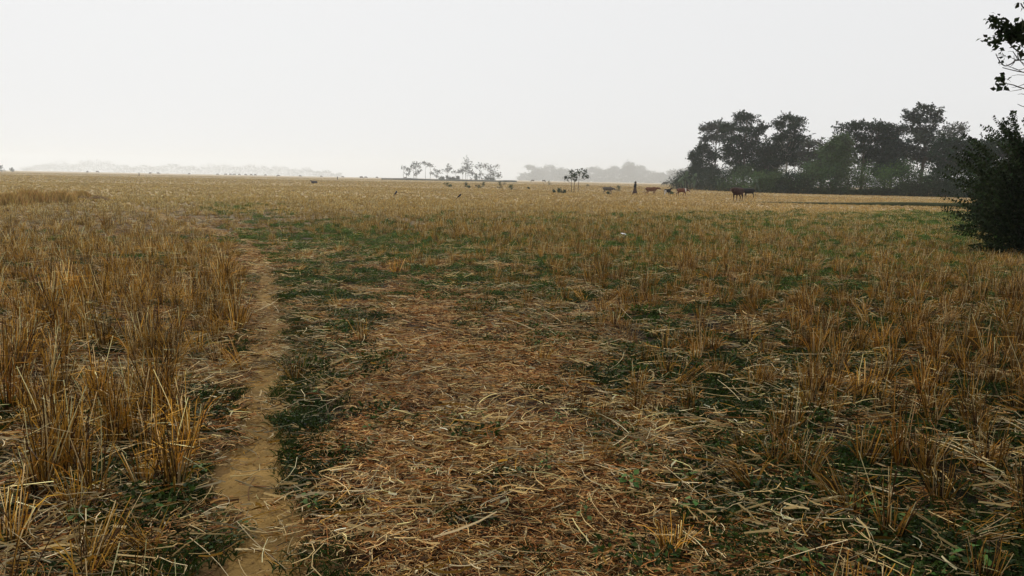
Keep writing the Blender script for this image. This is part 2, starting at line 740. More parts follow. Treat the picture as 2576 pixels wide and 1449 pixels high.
MAT = [litter_mesh('matted_straw', 150, .22, .02, .13, .0016, .03, (RED, PALE, BROWN, (.62, .38, .15)), (3.4, 2.2, 2.4, 3.8)) for _ in range(8)]
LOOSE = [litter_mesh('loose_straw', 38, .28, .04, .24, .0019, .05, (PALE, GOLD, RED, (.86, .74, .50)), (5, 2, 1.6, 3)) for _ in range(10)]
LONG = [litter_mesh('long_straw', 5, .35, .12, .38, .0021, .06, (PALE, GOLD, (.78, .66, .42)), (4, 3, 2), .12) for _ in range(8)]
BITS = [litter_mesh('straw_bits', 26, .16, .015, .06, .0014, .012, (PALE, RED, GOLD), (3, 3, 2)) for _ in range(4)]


def green_mesh(name, n, rad, h, leafy):
    g = Geo()
    a = rng.random(n) * 6.283
    r = np.sqrt(rng.random(n)) * rad
    if leafy:
        P = np.stack([r * np.cos(a), r * np.sin(a), h * (.15 + .85 * rng.random(n))], 1)
        D = np.stack([rng.normal(0, 1, n), rng.normal(0, 1, n), rng.normal(.1, .35, n)], 1)
        L = .009 + .019 * rng.random(n)
        g.add(*leaves(P, D, L, L * .32, vary((.062, .098, .020), n, .4, .12)))
        k = n // 4
        Q = np.zeros((k, 3, 3))
        Q[:, 0] = P[:k] * np.array([.8, .8, 0])
        Q[:, 2] = P[:k]
        Q[:, 1] = (Q[:, 0] + Q[:, 2]) / 2 + rng.normal(0, .006, (k, 3))
        g.add(*strands(Q, np.full((k, 3), .0009), vary((.05, .07, .02), k, .3)))
    else:
        K = 4
        t = np.linspace(0, 1, K)
        L = h * (.5 + .8 * rng.random(n))
        B = np.stack([r * np.cos(a), r * np.sin(a), np.zeros(n)], 1)
        b = rng.random(n) * 6.283
        rc = L * (.3 + .9 * rng.random(n))
        P = np.repeat(B[:, None], K, 1)
        P[:, :, 0] += np.cos(b)[:, None] * rc[:, None] * t ** 1.4
        P[:, :, 1] += np.sin(b)[:, None] * rc[:, None] * t ** 1.4
        P[:, :, 2] += L[:, None] * (t - .45 * t ** 3)
        g.add(*ribbons(P, (.0022 * np.array([1, 1, .7, .1]))[None] * (.6 + .8 * rng.random((n, 1))), vary((.062, .094, .018), n, .4, .12)))
    return g.mesh(name, M_GREEN)


GRASS = [green_mesh('grass_tuft', 170, .13, .055, False) for _ in range(5)] + [green_mesh('low_leaves', 260, .15, .05, True) for _ in range(6)]


# ------------------------------------------------------------------ scatter the field
def keep(x, y, p):
    k = rng.random(len(x)) < p
    return x[k], y[k]


def patchy(x, y, f=.8, o=3, sharp=2.2):
    return np.clip((fbm(x * f + 40, y * f + 11, o) - .5) * sharp + .5, 0, 1)


def off_path(x, y, margin):
    """1 away from the path, 0 on it"""
    pd = np.full(x.shape, 5.0)
    near = np.hypot(x, y) < 45
    pd[near] = path_dist(x[near], y[near])
    return pd


PLACED = []       # single clumps near the camera


def stubble():
    X, Y, SC, ID, TI = [], [], [], [], []
    for r0, r1, dens, sc in ((1.6, 9, 16, .84), (9, 26, 17, .86), (26, 60, 12, .9), (60, 130, 6.0, 1.0), (130, 320, 1.6, 1.2), (320, 700, .25, 1.4)):
        x, y = sector(dens, r0, r1)
        u, v = uv_of(x, y)
        s, tl, gr = zone('stub', u, v), zone('tall', u, v), zone('green', u, v)
        pn = patchy(x, y, .9)
        p = np.clip(s * 1.35 * (.35 + 1.0 * pn) - .06, 0, 1)
        if r1 <= 60:
            pd = off_path(x, y, .2)
            w = .22 if r1 < 10 else .3
            p = p * np.clip((np.abs(pd) - w) / .12, 0, 1)
            p = np.where((pd > 0) & (pd < .75) & (y < 14), p * .08, p)
        p = np.where(v < 575, np.maximum(p, s * .75), p)
        k = rng.random(len(x)) < p
        x, y, u, v, tl, gr, pn = x[k], y[k], u[k], v[k], tl[k], gr[k], pn[k]
        n = len(x)
        kind = rng.random(n)
        cls = np.where(kind < tl - .42, 0, np.where(kind < tl + .12, 1, 2))
        if r0 > 20:
            cls = np.where(kind < .75, 1, 2)
        idx = np.where(cls == 0, rng.integers(0, 6, n), np.where(cls == 1, 6 + rng.integers(0, 6, n), 12 + rng.integers(0, 5, n)))
        ln = rng.random(n) < .13
        idx = np.where(ln & (r0 < 20), 17 + rng.integers(0, 2, n), idx)
        scl = sc * (.75 + .5 * rng.random(n)) * (.7 + .5 * tl)
        b = (.75 + .5 * rng.random((n, 1))) * (.8 + .4 * fbm(x * .3, y * .3)[:, None])
        warm_shade = np.clip((u[:, None] - 600) / 1200, 0, 1)
        T = np.array([1.05, 1.0, .95]) * (1 - warm_shade) + np.array([1.02, .92, .88]) * warm_shade
        T = T * b * .92 * (1 - .38 * warm_shade * np.clip((v[:, None] - 700) / 500, 0, 1))  # lower right darkened: the near tree's shade painted into the stubble tint
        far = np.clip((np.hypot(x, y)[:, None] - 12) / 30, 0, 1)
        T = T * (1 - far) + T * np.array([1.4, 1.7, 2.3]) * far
        X.append(x); Y.append(y); SC.append(scl); ID.append(idx); TI.append(T)
    x, y, sc, idx, T = (np.concatenate(a) for a in (X, Y, SC, ID, TI))
    hs = sc * (.85 + .35 * rng.random(len(sc))) * np.interp(np.hypot(x, y), [7, 14, 30, 80, 700], [1, .84, .84, .42, .4])
    # the clumps that show largest become single things
    d = np.hypot(x, y)
    u, v = uv_of(x, y)
    inf = (u > -10) & (u < 2590) & (v < 1600) & (idx < 12)
    size = np.where(inf, hs * np.where(idx < 6, 1.4, .9) / d, 0)
    big = np.argsort(-size)[:230]
    m = np.ones(len(x), bool)
    m[big] = False
    for i in big:
        PLACED.append((x[i], y[i], sc[i], hs[i], idx[i], T[i], u[i], v[i]))
    x, y, sc, hs, idx, T = x[m], y[m], sc[m], hs[m], idx[m], T[m]
    n = len(x)
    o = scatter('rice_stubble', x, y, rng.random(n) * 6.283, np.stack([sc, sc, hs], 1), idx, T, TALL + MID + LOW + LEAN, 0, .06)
    tag(o, 'dry rice stubble standing all over the harvested field', 'stubble')


stubble()


def single_clumps():
    for (x, y, sc, hs, idx, T, u, v) in PLACED:
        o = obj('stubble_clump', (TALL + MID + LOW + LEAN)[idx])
        o.location = (x, y, float(height(np.array([x]), np.array([y]))[0]))
        o.rotation_euler = (random.gauss(0, .06), random.gauss(0, .06), random.random() * 6.283)
        o.scale = (sc, sc, hs)
        o['tint'] = [float(t) for t in T]
        row = 'nearest' if v > 1150 else 'second nearest' if v > 930 else 'middle distance' if v > 760 else 'farther'
        side = ('by the left edge of the photo' if u < 150 else 'a little in from the left edge' if u < 300 else 'midway between left edge and footpath' if u < 450 else 'just left of the footpath') if u < 700 else \
            ('right of the footpath' if u < 1300 else 'in the centre' if u < 1600 else 'right of the matted straw') if u < 1800 else \
            ('among dark weeds right of centre' if u < 2050 else 'in the right quarter' if u < 2300 else 'by the right edge of the photo')
        tone = rng.choice(3)
        o['tint'] = [float(t) * (.62, 1.0, 1.4)[tone] for t in T]
        look = ('tall' if idx < 6 else 'short') + (' dark brown', ' golden brown', ' pale straw-coloured')[tone]
        tag(o, '%s stubble clump %s, %s row' % (look, side, row), 'stubble clump', 'stubble clumps %s, %s' % (side, row))


single_clumps()

HERO = [  # picture position of the foot, mesh, width, height, heading, tint, label
    (612, 945, LEAN[0], 1.0, 1.05, math.pi * .82, (1.0, .85, .7), 'straw-brown stubble clump leaning left over the weeds beside the footpath'),
    (1690, 1395, MID[0], .9, .75, .4, (1.7, 1.6, 1.5), 'pale fanned-out stubble clump at the edge of matted straw, bottom centre right'),
    (2262, 1185, TALL[1], 1.05, 1.15, 1.0, (.62, .5, .42), 'darkest tall stubble clump standing alone over black weeds lower right'),
    (285, 1135, TALL[2], 1.0, 1.35, 2.0, (.95, .85, .75), 'tall brown stubble clump left of the footpath above loose long straws'),
    (405, 1085, TALL[3], 1.0, 1.25, 3.0, (.95, .8, .65), 'tall rust brown stubble clump nearest left of the green verge'),
    (30, 1050, TALL[4], 1.2, 1.45, 3.0, (.85, .68, .5), 'thick rust brown stubble clump at the left edge of the photo'),
    (1790, 900, TALL[0], .8, .85, 3.0, (.85, .7, .6), 'narrow upright brown stubble clump in the weedy middle right'),
    (2320, 1010, TALL[5], 1.0, .95, 5.0, (1.0, .8, .6), 'broad tawny stubble clump in the tall stand on the right'),
    (2170, 1010, MID[2], 1.2, 1.2, 2.0, (1.5, 1.4, 1.25), 'pale splayed stubble clump left of the broad tawny clump'),
    (2430, 1180, LEAN[1], .9, 1.1, -.2, (1.0, .8, .6), 'tawny stubble clump leaning right near the right edge'),
    (995, 690, MID[3], 1.2, 1.25, 1.0, (1.8, 1.65, 1.5), 'small bleached stubble clump in the green patch above the matted straw'),
    (740, 690, LEAN[1], .8, 1.0, .3, (1.3, 1.1, .8), 'yellow stubble tuft leaning right on the verge at the path bend'),
    (270, 580, TALL[1], 1.9, 1.5, 1.0, (.6, .5, .4), 'dark dried weed-like stubble clump sticking up before the mounds'),
    (1470, 760, LEAN[0], .8, .8, 2.2, (1.5, 1.4, 1.3), 'pale bundled stubble tuft leaning left in the weeds mid field'),
]
for (u, v, me, w, hgt, rz, ti, lab) in HERO:
    p = ground(u, v)
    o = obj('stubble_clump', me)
    o.location = (p[0], p[1], float(height(p[:1], p[1:2])[0]))
    o.rotation_euler = (0, 0, rz)
    o.scale = (w, w, hgt)
    o['tint'] = list(ti)
    tag(o, lab, 'stubble clump')


def litter():
    # matted reddish straw
    X, Y, T = [], [], []
    for r0, r1, dens, in ((1.6, 8, 48), (8, 20, 26), (20, 45, 7)):
        x, y = sector(dens, r0, r1)
        u, v = uv_of(x, y)
        mt = zone('mat', u, v)
        pd = off_path(x, y, .1)
        p = np.clip(mt * (1.15 + (patchy(x, y, 1.3) - .5) * .9), 0, 1)
        p *= np.clip((np.abs(pd) - .17) / .1, .10, 1)
        p = np.where((pd > .1) & (pd < .42) & (y < 12), p * .12, p)
        k = rng.random(len(x)) < p
        x, y = x[k], y[k]
        X.append(x); Y.append(y)
    x, y = np.concatenate(X), np.concatenate(Y)
    n = len(x)
    T = np.array([1.0, .90, .76]) * (.66 + .45 * fbm(x * 1.1, y * 1.1)[:, None] + .2 * rng.random((n, 1)))
    s = .8 + .5 * rng.random(n)
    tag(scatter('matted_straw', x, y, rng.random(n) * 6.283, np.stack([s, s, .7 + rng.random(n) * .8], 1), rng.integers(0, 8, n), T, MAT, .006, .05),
        'matted reddish brown straw covering the trodden middle of the field', 'straw')
    # loose paler straws
    X, Y = [], []
    for r0, r1, dens in ((1.6, 8, 26), (8, 20, 14), (20, 45, 5)):
        x, y = sector(dens, r0, r1)
        u, v = uv_of(x, y)
        pd = off_path(x, y, .1)
        p = zone('loose', u, v) * (.45 + .8 * patchy(x, y, 1.1))
        p *= np.clip((np.abs(pd) - .1) / .2, np.clip(.3 + (y - 4) / 14, .3, .6), 1)
        p = np.where((pd > .1) & (pd < .42) & (y < 12), p * .8, p)
        k = rng.random(len(x)) < p
        X.append(x[k]); Y.append(y[k])
    x, y = np.concatenate(X), np.concatenate(Y)
    n = len(x)
    u, v = uv_of(x, y)
    T = np.array([1.0, .95, .82]) * (.42 + .9 * rng.random((n, 1)) ** 1.4)
    s = .8 + .4 * rng.random(n)
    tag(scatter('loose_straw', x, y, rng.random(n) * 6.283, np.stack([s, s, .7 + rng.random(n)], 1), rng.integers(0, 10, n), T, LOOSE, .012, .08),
        'loose pale straws lying crisscross on weeds and stubble', 'straw')
    # long single straws
    x, y = sector(8.0, 1.6, 12)
    u, v = uv_of(x, y)
    pd = off_path(x, y, .1)
    p = zone('loose', u, v) * (.4 + .8 * patchy(x, y, .7)) * np.where(np.abs(pd) < .5, .5, 1)
    p = np.where(zone('mat', u, v) > .6, p * .5, p)
    x, y = keep(x, y, p)
    n = len(x)
    T = np.array([1.05, 1.0, .9]) * (.7 + .5 * rng.random((n, 1)))
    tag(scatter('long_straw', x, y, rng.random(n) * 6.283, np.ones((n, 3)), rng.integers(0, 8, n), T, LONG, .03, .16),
        'long single straws thrown across the near stubble', 'straw')
    # crumbs of straw on the path
    x, y = sector(60, 1.6, 25, 30)
    pd = off_path(x, y, .1)
    p = np.where(np.abs(pd) < .32, .25 + .75 * patchy(x, y, 1.5, sharp=3), .0)
    p = np.where(np.abs(pd) < .1, p * np.clip(.3 + (y - 5) / 5, .3, 1), p)
    x, y = keep(x, y, p)
    n = len(x)
    T = np.array([1.0, .9, .8]) * (.6 + .5 * rng.random((n, 1)))
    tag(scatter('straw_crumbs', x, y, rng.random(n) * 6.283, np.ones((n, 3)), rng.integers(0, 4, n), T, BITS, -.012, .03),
        'short straw crumbs trodden into the bare soil of the footpath', 'straw')


litter()


def clods():
    protos = []
    for k in range(5):
        g = Geo()
        a = np.linspace(0, 6.283, 7)[:-1] + k
        V = [(0, 0, .55)] + [(math.cos(q) * .6, math.sin(q) * .55, .35) for q in a] + [(math.cos(q) , math.sin(q) * .9, -.1) for q in a]
        V = np.array(V) * (1 + rng.normal(0, .16, (13, 3)))
        V *= .007
        F3 = [[0, 1 + i, 1 + (i + 1) % 6] for i in range(6)]
        F4 = [[1 + i, 7 + i, 7 + (i + 1) % 6, 1 + (i + 1) % 6] for i in range(6)]
        g.add(V, F3, np.array([.20, .12, .042]))
        g.add(V, F4, np.array([.18, .105, .036]))
        protos.append(g.mesh('clod', M_STRAW))
    x, y = sector(1500, 2.2, 10, 24)
    pd = path_dist(x, y)
    x, y = keep(x, y, np.where(np.abs(pd) < .26, .15 + .5 * patchy(x, y, 2.5, sharp=4), 0))
    n = len(x)
    s = .3 + 1.1 * rng.random(n) ** 3
    tag(scatter('soil_clods', x, y, rng.random(n) * 6.283, np.stack([s, s, s], 1), rng.integers(0, 5, n), np.ones((n, 3)) * (.6 + .6 * rng.random((n, 1))), protos, -.018, .3),
        'small crumbs of dry soil lying on the bare footpath', 'soil')


clods()


def greens():
    X, Y = [], []
    for r0, r1, dens in ((1.6, 9, 56), (9, 22, 44), (22, 60, 16)):
        x, y = sector(dens, r0, r1)
        u, v = uv_of(x, y)
        pd = off_path(x, y, .1)
        g = zone('green', u, v)
        p = np.clip(g * 1.5 * (.1 + .6 * patchy(x, y, .8, 3, 3) + .85 * patchy(x + 9, y, 2.6, 2, 3)) - .08, 0, 1)
        lat = np.where((pd > .14) & (pd < .40) & (y < 22), .45 + .5 * patchy(x, y, 2.2), 0) + np.where((pd < -.13) & (pd > -.42) & (y < 9), .6 * patchy(x, y, 1.2, 2, 4), 0)
        p = np.maximum(p, lat)
        p *= np.clip((np.abs(pd) - .16) / .08, 0, 1)
        k = rng.random(len(x)) < p
        X.append(x[k]); Y.append(y[k])
    x, y = np.concatenate(X), np.concatenate(Y)
    n = len(x)
    pd = off_path(x, y, 0)
    u, v = uv_of(x, y)
    verge = (np.abs(pd) < .5)
    gi = np.where(rng.random(n) < np.where(verge, .8, .5), rng.integers(0, 5, n), rng.integers(5, 11, n))
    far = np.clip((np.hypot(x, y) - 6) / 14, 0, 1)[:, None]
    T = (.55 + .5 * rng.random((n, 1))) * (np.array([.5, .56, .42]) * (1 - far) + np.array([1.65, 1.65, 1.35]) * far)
    s = (.8 + .6 * rng.random(n)) * (1 + np.clip((np.hypot(x, y) - 15) / 30, 0, 1))
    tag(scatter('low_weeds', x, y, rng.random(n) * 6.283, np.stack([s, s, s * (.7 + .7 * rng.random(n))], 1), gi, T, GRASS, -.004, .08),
        'low dark green weeds and grass growing through the stubble', 'weeds')


greens()


# ------------------------------------------------------------------ broad-leaved weeds close by
def weed_mesh(nl, size, up):
    g = Geo()
    n = nl
    a = np.arange(n) * 2.4 + rng.random()
    hgt = up * np.linspace(.2, 1, n)
    Q = np.zeros((1, 4, 3))
    Q[0, :, 2] = np.linspace(-.01, up, 4)
    Q[0, 2, 0] = .008
    g.add(*strands(Q, np.full((1, 4), .0022), np.array([[.06, .08, .03]])))
    P = np.stack([np.cos(a) * .004, np.sin(a) * .004, hgt], 1)
    D = np.stack([np.cos(a), np.sin(a), .35 + rng.random(n) * .4], 1)
    E = P + norm(D) * size * .5
    Q = np.stack([P, (P + E) / 2 + [0, 0, .003], E], 1)
    g.add(*strands(Q, np.full((n, 3), .0011), vary((.06, .09, .03), n, .1)))
    g.add(*leaves(E, np.stack([np.cos(a), np.sin(a), rng.normal(-.05, .2, n)], 1), size * (.8 + .4 * rng.random(n)), size * .33, vary((.075, .125, .035), n, .2), .2,
                  nrm=np.tile([0, 0, 1.0], (n, 1)) + rng.normal(0, .25, (n, 3))))
    return g


def build_weeds():
    spots = [(1405, 1080, 9, .035, .10, 'small green weed in the matted straw just right of centre'),
             (1372, 1205, 10, .030, .15, 'upright narrow green weed in the lower middle straw'),
             (1210, 1060, 6, .03, .06, 'low grey-green weed in the trodden straw mid right'),
             (1350, 890, 8, .035, .10, 'bright green weed at the upper edge of the trodden straw'),
             (1585, 1235, 11, .05, .06, 'round-leaved green weed under the splayed pale straws'),
             (1470, 1325, 10, .035, .12, 'grassy green weed between straws left of the pale fanned clump'),
             (1745, 1300, 8, .05, .05, 'flat green rosette weed right of the pale fanned clump'),
             (2015, 1245, 6, .045, .07, 'pale green weed leaves under crossing straws lower right'),
             (2175, 1305, 9, .065, .06, 'glossy broad-leaved green weed at lower right'),
             (2440, 1440, 10, .07, .07, 'broad-leaved green weed in the bottom right corner'),
             (2035, 1440, 7, .05, .05, 'grey-green weed cut by the bottom edge right of centre'),
             (200, 1330, 12, .045, .06, 'dark green weed tuft under long straws lower left'),
             (800, 1010, 10, .04, .06, 'green weed tuft on the verge right of the footpath'),
             (780, 1290, 10, .035, .07, 'small green weed on the dark verge near the bottom'),
             (1090, 1205, 7, .03, .06, 'tiny green weed sprig in the lower trodden straw'),
             (930, 1095, 8, .035, .05, 'dark weed sprig at the left side of trodden straw'),
             (1730, 1225, 8, .04, .06, 'small heart-leaved weed among black gaps lower right'),
             (2240, 1330, 6, .055, .04, 'small twin-leaved weed beside the glossy broad-leaved one'),
             (510, 1200, 9, .04, .06, 'dim green weed between stubble and path lower left')]
    for u, v, nl, sz, up, lab in spots:
        p = ground(u, v)
        z = float(height(p[:1], p[1:2])[0])
        g = weed_mesh(nl, sz, up)
        o = obj('broadleaf_weed', g.mesh('broadleaf_weed', M_LEAF))
        o.location = (p[0], p[1], z + .015)
        tag(o, lab, 'weed', 'small green weeds in the near field')


build_weeds()


# ------------------------------------------------------------------ trees
def tube(P, r, col=(.09, .07, .05), sides=7):
    """one tapered limb through the points"""
    P = np.array(P, float)[None]
    return strands(P, np.array(r, float)[None], np.array([col]), sides)


def limb_points(a, b, n=6, sag=.08):
    a, b = np.array(a, float), np.array(b, float)
    t = np.linspace(0, 1, n)[:, None]
    L = np.linalg.norm(b - a)
    w = rng.normal(0, 1, 3) * L * sag
    return a + (b - a) * t + w * np.sin(t * math.pi) + np.array([0, 0, -L * .12]) * (np.sin(t * math.pi))


def make_tree(name, label, cat, loc, H, blobs, leaf=.32, per=34, green=(.055, .075, .04), bark=(.09, .075, .06), trunk_r=.18, group=None,
              lean=0.0, flat=.45, cl=1.0, dens=1.0):
    """blobs: (x, z, rx, rz) in metres from the foot, clumps of foliage fill them; limbs reach every blob"""
    root = empty(name, loc)
    tag(root, label, cat, group)
    tg, cg = Geo(), Geo()
    top = max(b[1] for b in blobs)
    n = 9
    t = np.linspace(0, 1, n)
    tp = np.stack([lean * t ** 1.5 + np.cumsum(rng.normal(0, .012 * H, n)) * .5, np.cumsum(rng.normal(0, .01 * H, n)), t * top * .97], 1)
    tp[0] = (0, 0, -.3)
    tg.add(*tube(tp, trunk_r * (1 - .85 * t) + .02, bark))
    for (bx, bz, rx, rz) in blobs:
        ry = rx * .9
        by = rng.normal(0, rx * .35)
        zs = max(bz - rx * 1.1, top * .3)
        k = min(n - 1, max(1, int(zs / top * (n - 1))))
        L = limb_points(tp[k], (bx, by, bz), 6)
        tg.add(*tube(L, np.linspace(trunk_r * .38, .03, 6), bark, 5))
        nc = max(3, int(4.2 * rx * rz / (cl * cl) * 3.1 * dens))
        d = norm(rng.normal(0, 1, (nc, 3)))
        rr = (.25 + .75 * rng.random(nc) ** .5)[:, None]
        c = np.array([bx, by, bz]) + d * rr * np.array([rx, ry, rz])
        # twigs to some clumps
        for q in c[::3]:
            tg.add(*tube(limb_points(L[3], q, 4), [.05, .04, .03, .015], bark, 3))
        s = cl * (.55 + .6 * rng.random(nc))
        m = per
        N = nc * m
        off = rng.normal(0, .5, (nc, m, 3)) * np.array([1, 1, flat]) * s[:, None, None]
        P = (c[:, None] + off).reshape(-1, 3)
        D = off.reshape(-1, 3) + rng.normal(0, .35, (N, 3)) + np.array([0, 0, .05])
        col = np.repeat(vary(green, nc, .22, .08), m, 0) * (.75 + .5 * rng.random((N, 1)))
        ls = leaf * 1.3 * (.6 + .7 * rng.random(N))
        cg.add(*leaves(P, D, ls, ls * .34, col.clip(.004, .4)))
        # leafy sprays that break the outline
        ns = max(4, int(10 * dens))
        d = norm(rng.normal(0, 1, (ns, 3)) + [0, 0, .45])
        R1 = (1.15 + .55 * rng.random((ns, 1)))
        a0 = np.array([bx, by, bz]) + d * np.array([rx, ry, rz]) * .55
        a1 = np.array([bx, by, bz]) + d * np.array([rx, ry, rz * 1.15]) * R1 + np.array([0, 0, .25 * cl])
        m = min(26, per)
        t_ = np.linspace(0, 1, m)[None, :, None]
        P = a0[:, None] * (1 - t_) + a1[:, None] * t_ + rng.normal(0, .13 * cl, (ns, m, 3)) * (1.2 - t_ * .7)
        D = np.repeat(d[:, None], m, 1) + rng.normal(0, .6, (ns, m, 3))
        P, D = P.reshape(-1, 3), D.reshape(-1, 3)
        ls = leaf * 1.25 * (.6 + .7 * rng.random(len(P)))
        cg.add(*leaves(P, D, ls, ls * .32, vary(green, len(P), .25)))
        if ns < 40:
            for q0, q1 in zip(a0[::2], a1[::2]):
                tg.add(*tube([q0, (q0 + q1) / 2, q1], [.03, .02, .008], bark, 3))
    obj('trunk', tg.mesh('trunk', M_BARK, True), root)
    obj('crown', cg.mesh('crown', M_LEAF), root)
    return root


def edge_v(u):
    return np.interp(u, [1690, 1760, 1900, 2050, 2200, 2400, 2560], [476, 478, 485, 489, 492, 497, 503])


def tree_px(name, label, u, vbase, back, blobs_px, **k):
    """blobs in picture units (u, v, ru, rv) turned to metres at the tree's own distance"""
    p = ground(u, vbase)
    dist = p[1] + back
    q = at(u, vbase, dist)
    s = dist / FPX * 1.0
    base = np.array([q[0], dist, 0.0])
    out_ = []
    for bu, bv, ru, rv in blobs_px:
        w = at(bu, bv, dist)
        out_.append((w[0] - base[0], w[2], ru * s, rv * s))
    return make_tree(name, label, 'tree', tuple(base), 0 or max(b[1] for b in out_), out_, **k)


GT = 'trees of the dark grove on the right'
DK = (.013, .030, .013)
tree_px('grove_tree', 'bushy broad-leaved tree at the left end of the grove above the banana plants', 1766, 478, 4,
        [(1752, 392, 20, 14), (1770, 372, 18, 10), (1790, 395, 16, 14), (1760, 420, 26, 16), (1790, 435, 22, 16), (1745, 440, 14, 12)], green=DK, per=40, cl=1.0, flat=.7)
tree_px('grove_tree', 'slender umbrella-crowned tree on a bare thin trunk, left in the grove', 1796, 479, 10,
        [(1776, 325, 20, 10), (1800, 318, 26, 9), (1825, 330, 22, 12), (1790, 345, 22, 8), (1812, 350, 14, 7), (1770, 350, 12, 6)], green=(.045, .055, .042), per=24, trunk_r=.22)
tree_px('grove_tree', 'big tall tree with layered sprays, highest on the left of the grove', 1868, 482, 8,
        [(1880, 300, 30, 12), (1870, 292, 16, 8), (1845, 322, 34, 13), (1895, 330, 32, 14), (1915, 322, 18, 7), (1860, 355, 44, 18), (1900, 375, 36, 18), (1850, 395, 40, 22), (1880, 425, 46, 24), (1830, 375, 18, 14)],
        green=DK, per=30, trunk_r=.35, dens=.9)
tree_px('grove_tree', 'pointed tree with upswept sprays above a pale straight trunk', 1975, 484, -1.5,
        [(1985, 300, 22, 10), (1960, 312, 14, 7), (2010, 308, 16, 8), (1985, 325, 34, 12), (1975, 350, 40, 15), (2005, 352, 28, 14), (1985, 380, 46, 18), (1970, 405, 40, 16), (2010, 400, 30, 16)],
        green=DK, per=30, trunk_r=.26, bark=(.30, .28, .24), dens=.9)
tree_px('grove_tree', 'lower open tree filling the gap right of the pale trunk', 2045, 488, 14,
        [(2045, 365, 26, 10), (2030, 385, 20, 10), (2060, 388, 24, 12), (2045, 410, 30, 14)], green=(.05, .058, .045), per=22)
tree_px('grove_tree', 'round lighter green tree in the middle of the grove', 2105, 490, 5,
        [(2100, 362, 26, 14), (2120, 356, 20, 12), (2095, 385, 32, 20), (2120, 395, 30, 24), (2100, 425, 36, 22)], green=(.065, .105, .038), per=60, leaf=.26, cl=.9, flat=.8)
tree_px('grove_tree', 'wide flat-topped tree with dangling gaps right of the round green tree', 2165, 491, 8,
        [(2135, 322, 26, 9), (2165, 318, 30, 10), (2195, 322, 28, 10), (2215, 330, 20, 10), (2150, 342, 34, 10), (2190, 350, 36, 12), (2160, 372, 30, 12), (2195, 382, 32, 16), (2175, 410, 26, 14)],
        green=DK, per=26, trunk_r=.28, dens=.85)
tree_px('grove_tree', 'dense dark tree between the flat-topped and the tallest tree', 2238, 492, 4,
        [(2245, 328, 26, 10), (2235, 350, 34, 16), (2255, 375, 36, 20), (2225, 395, 32, 20), (2245, 420, 40, 22), (2215, 430, 30, 16)], green=(.032, .052, .038), per=44, trunk_r=.3, flat=.7)
tree_px('grove_tree', 'tallest tree of the grove with an open upright crown', 2312, 494, 6,
        [(2325, 275, 20, 9), (2345, 283, 18, 10), (2295, 290, 22, 9), (2310, 300, 28, 10), (2345, 302, 20, 9), (2290, 325, 26, 10), (2330, 330, 32, 12), (2300, 350, 36, 14), (2345, 358, 30, 14),
         (2300, 385, 36, 18), (2340, 395, 34, 18)], green=(.045, .058, .044), per=26, trunk_r=.34, dens=.9)
tree_px('grove_tree', 'thin paler tree standing behind the right end of the grove', 2395, 495, 40,
        [(2395, 322, 26, 10), (2415, 330, 16, 8), (2380, 335, 18, 9), (2400, 350, 18, 8)], green=(.05, .06, .045), per=18, dens=.7)
tree_px('grove_tree', 'dark spreading tree at the right end of the grove beside the black bush', 2400, 497, 5,
        [(2380, 360, 34, 12), (2415, 368, 34, 14), (2440, 378, 24, 14), (2370, 390, 32, 18), (2410, 400, 40, 20), (2440, 415, 30, 20), (2380, 425, 36, 18)], green=DK, per=34, flat=.6)
tree_px('grove_tree', 'dark low tree between the tall layered tree and the pale trunk', 1930, 484, 12,
        [(1935, 372, 24, 14), (1925, 400, 30, 20), (1940, 430, 32, 20)], green=DK, per=34, flat=.6)
tree_px('grove_tree', 'dark tree crown tucked behind the round lighter green one', 2065, 489, 22,
        [(2060, 425, 34, 16), (2085, 410, 24, 16), (2040, 440, 30, 16)], green=DK, per=36, flat=.6)
tree_px('grove_tree', 'tree beyond the black bush, half hidden by it', 2500, 500, 8,
        [(2470, 380, 34, 20), (2510, 370, 40, 24), (2560, 380, 50, 30), (2490, 420, 44, 24), (2550, 430, 50, 26)], green=DK, per=34, flat=.6)


# undergrowth at the foot of the grove
def bush(name, label, cat, loc, w, h, n, leaf, green, group=None, depth=None, stems=10):
    root = empty(name, loc)
    tag(root, label, cat, group)
    depth = depth or w * .7
    sg, cg = Geo(), Geo()
    for i in range(stems):
        a = rng.random() * 6.283
        e = np.array([math.cos(a) * w * .4 * rng.random(), math.sin(a) * depth * .4 * rng.random(), h * (.5 + .4 * rng.random())])
        sg.add(*tube(limb_points((e[0] * .3, e[1] * .3, -.05), e, 5), np.linspace(.012 * h + .004, .004, 5), (.07, .06, .04), 4))
    nc = max(6, n // 30)
    c = np.stack([rng.normal(0, .28, nc) * w, rng.normal(0, .28, nc) * depth, (.08 + .85 * rng.random(nc) ** .8) * h], 1)
    lim = 1 - .55 * (np.abs(c[:, 0]) / (w * .6)).clip(0, 1) ** 2
    c[:, 2] *= lim
    off = rng.normal(0, .5, (nc, 30, 3)) * (.22 * h + .02)
    P = (c[:, None] + off).reshape(-1, 3)
    P[:, 2] = np.abs(P[:, 2])
    N = len(P)
    col = np.repeat(vary(green, nc, .3, .1), 30, 0) * (.75 + .5 * rng.random((N, 1)))
    ls = leaf * (.6 + .8 * rng.random(N))
    cg.add(*leaves(P, off.reshape(-1, 3) + rng.normal(0, .3 * h, (N, 3)) + [0, 0, .2 * h], ls, ls * .28, col.clip(.004, .4)))
    obj('stem', sg.mesh('stem', M_BARK, True), root)
    obj('foliage', cg.mesh('foliage', M_LEAF), root)
    return root


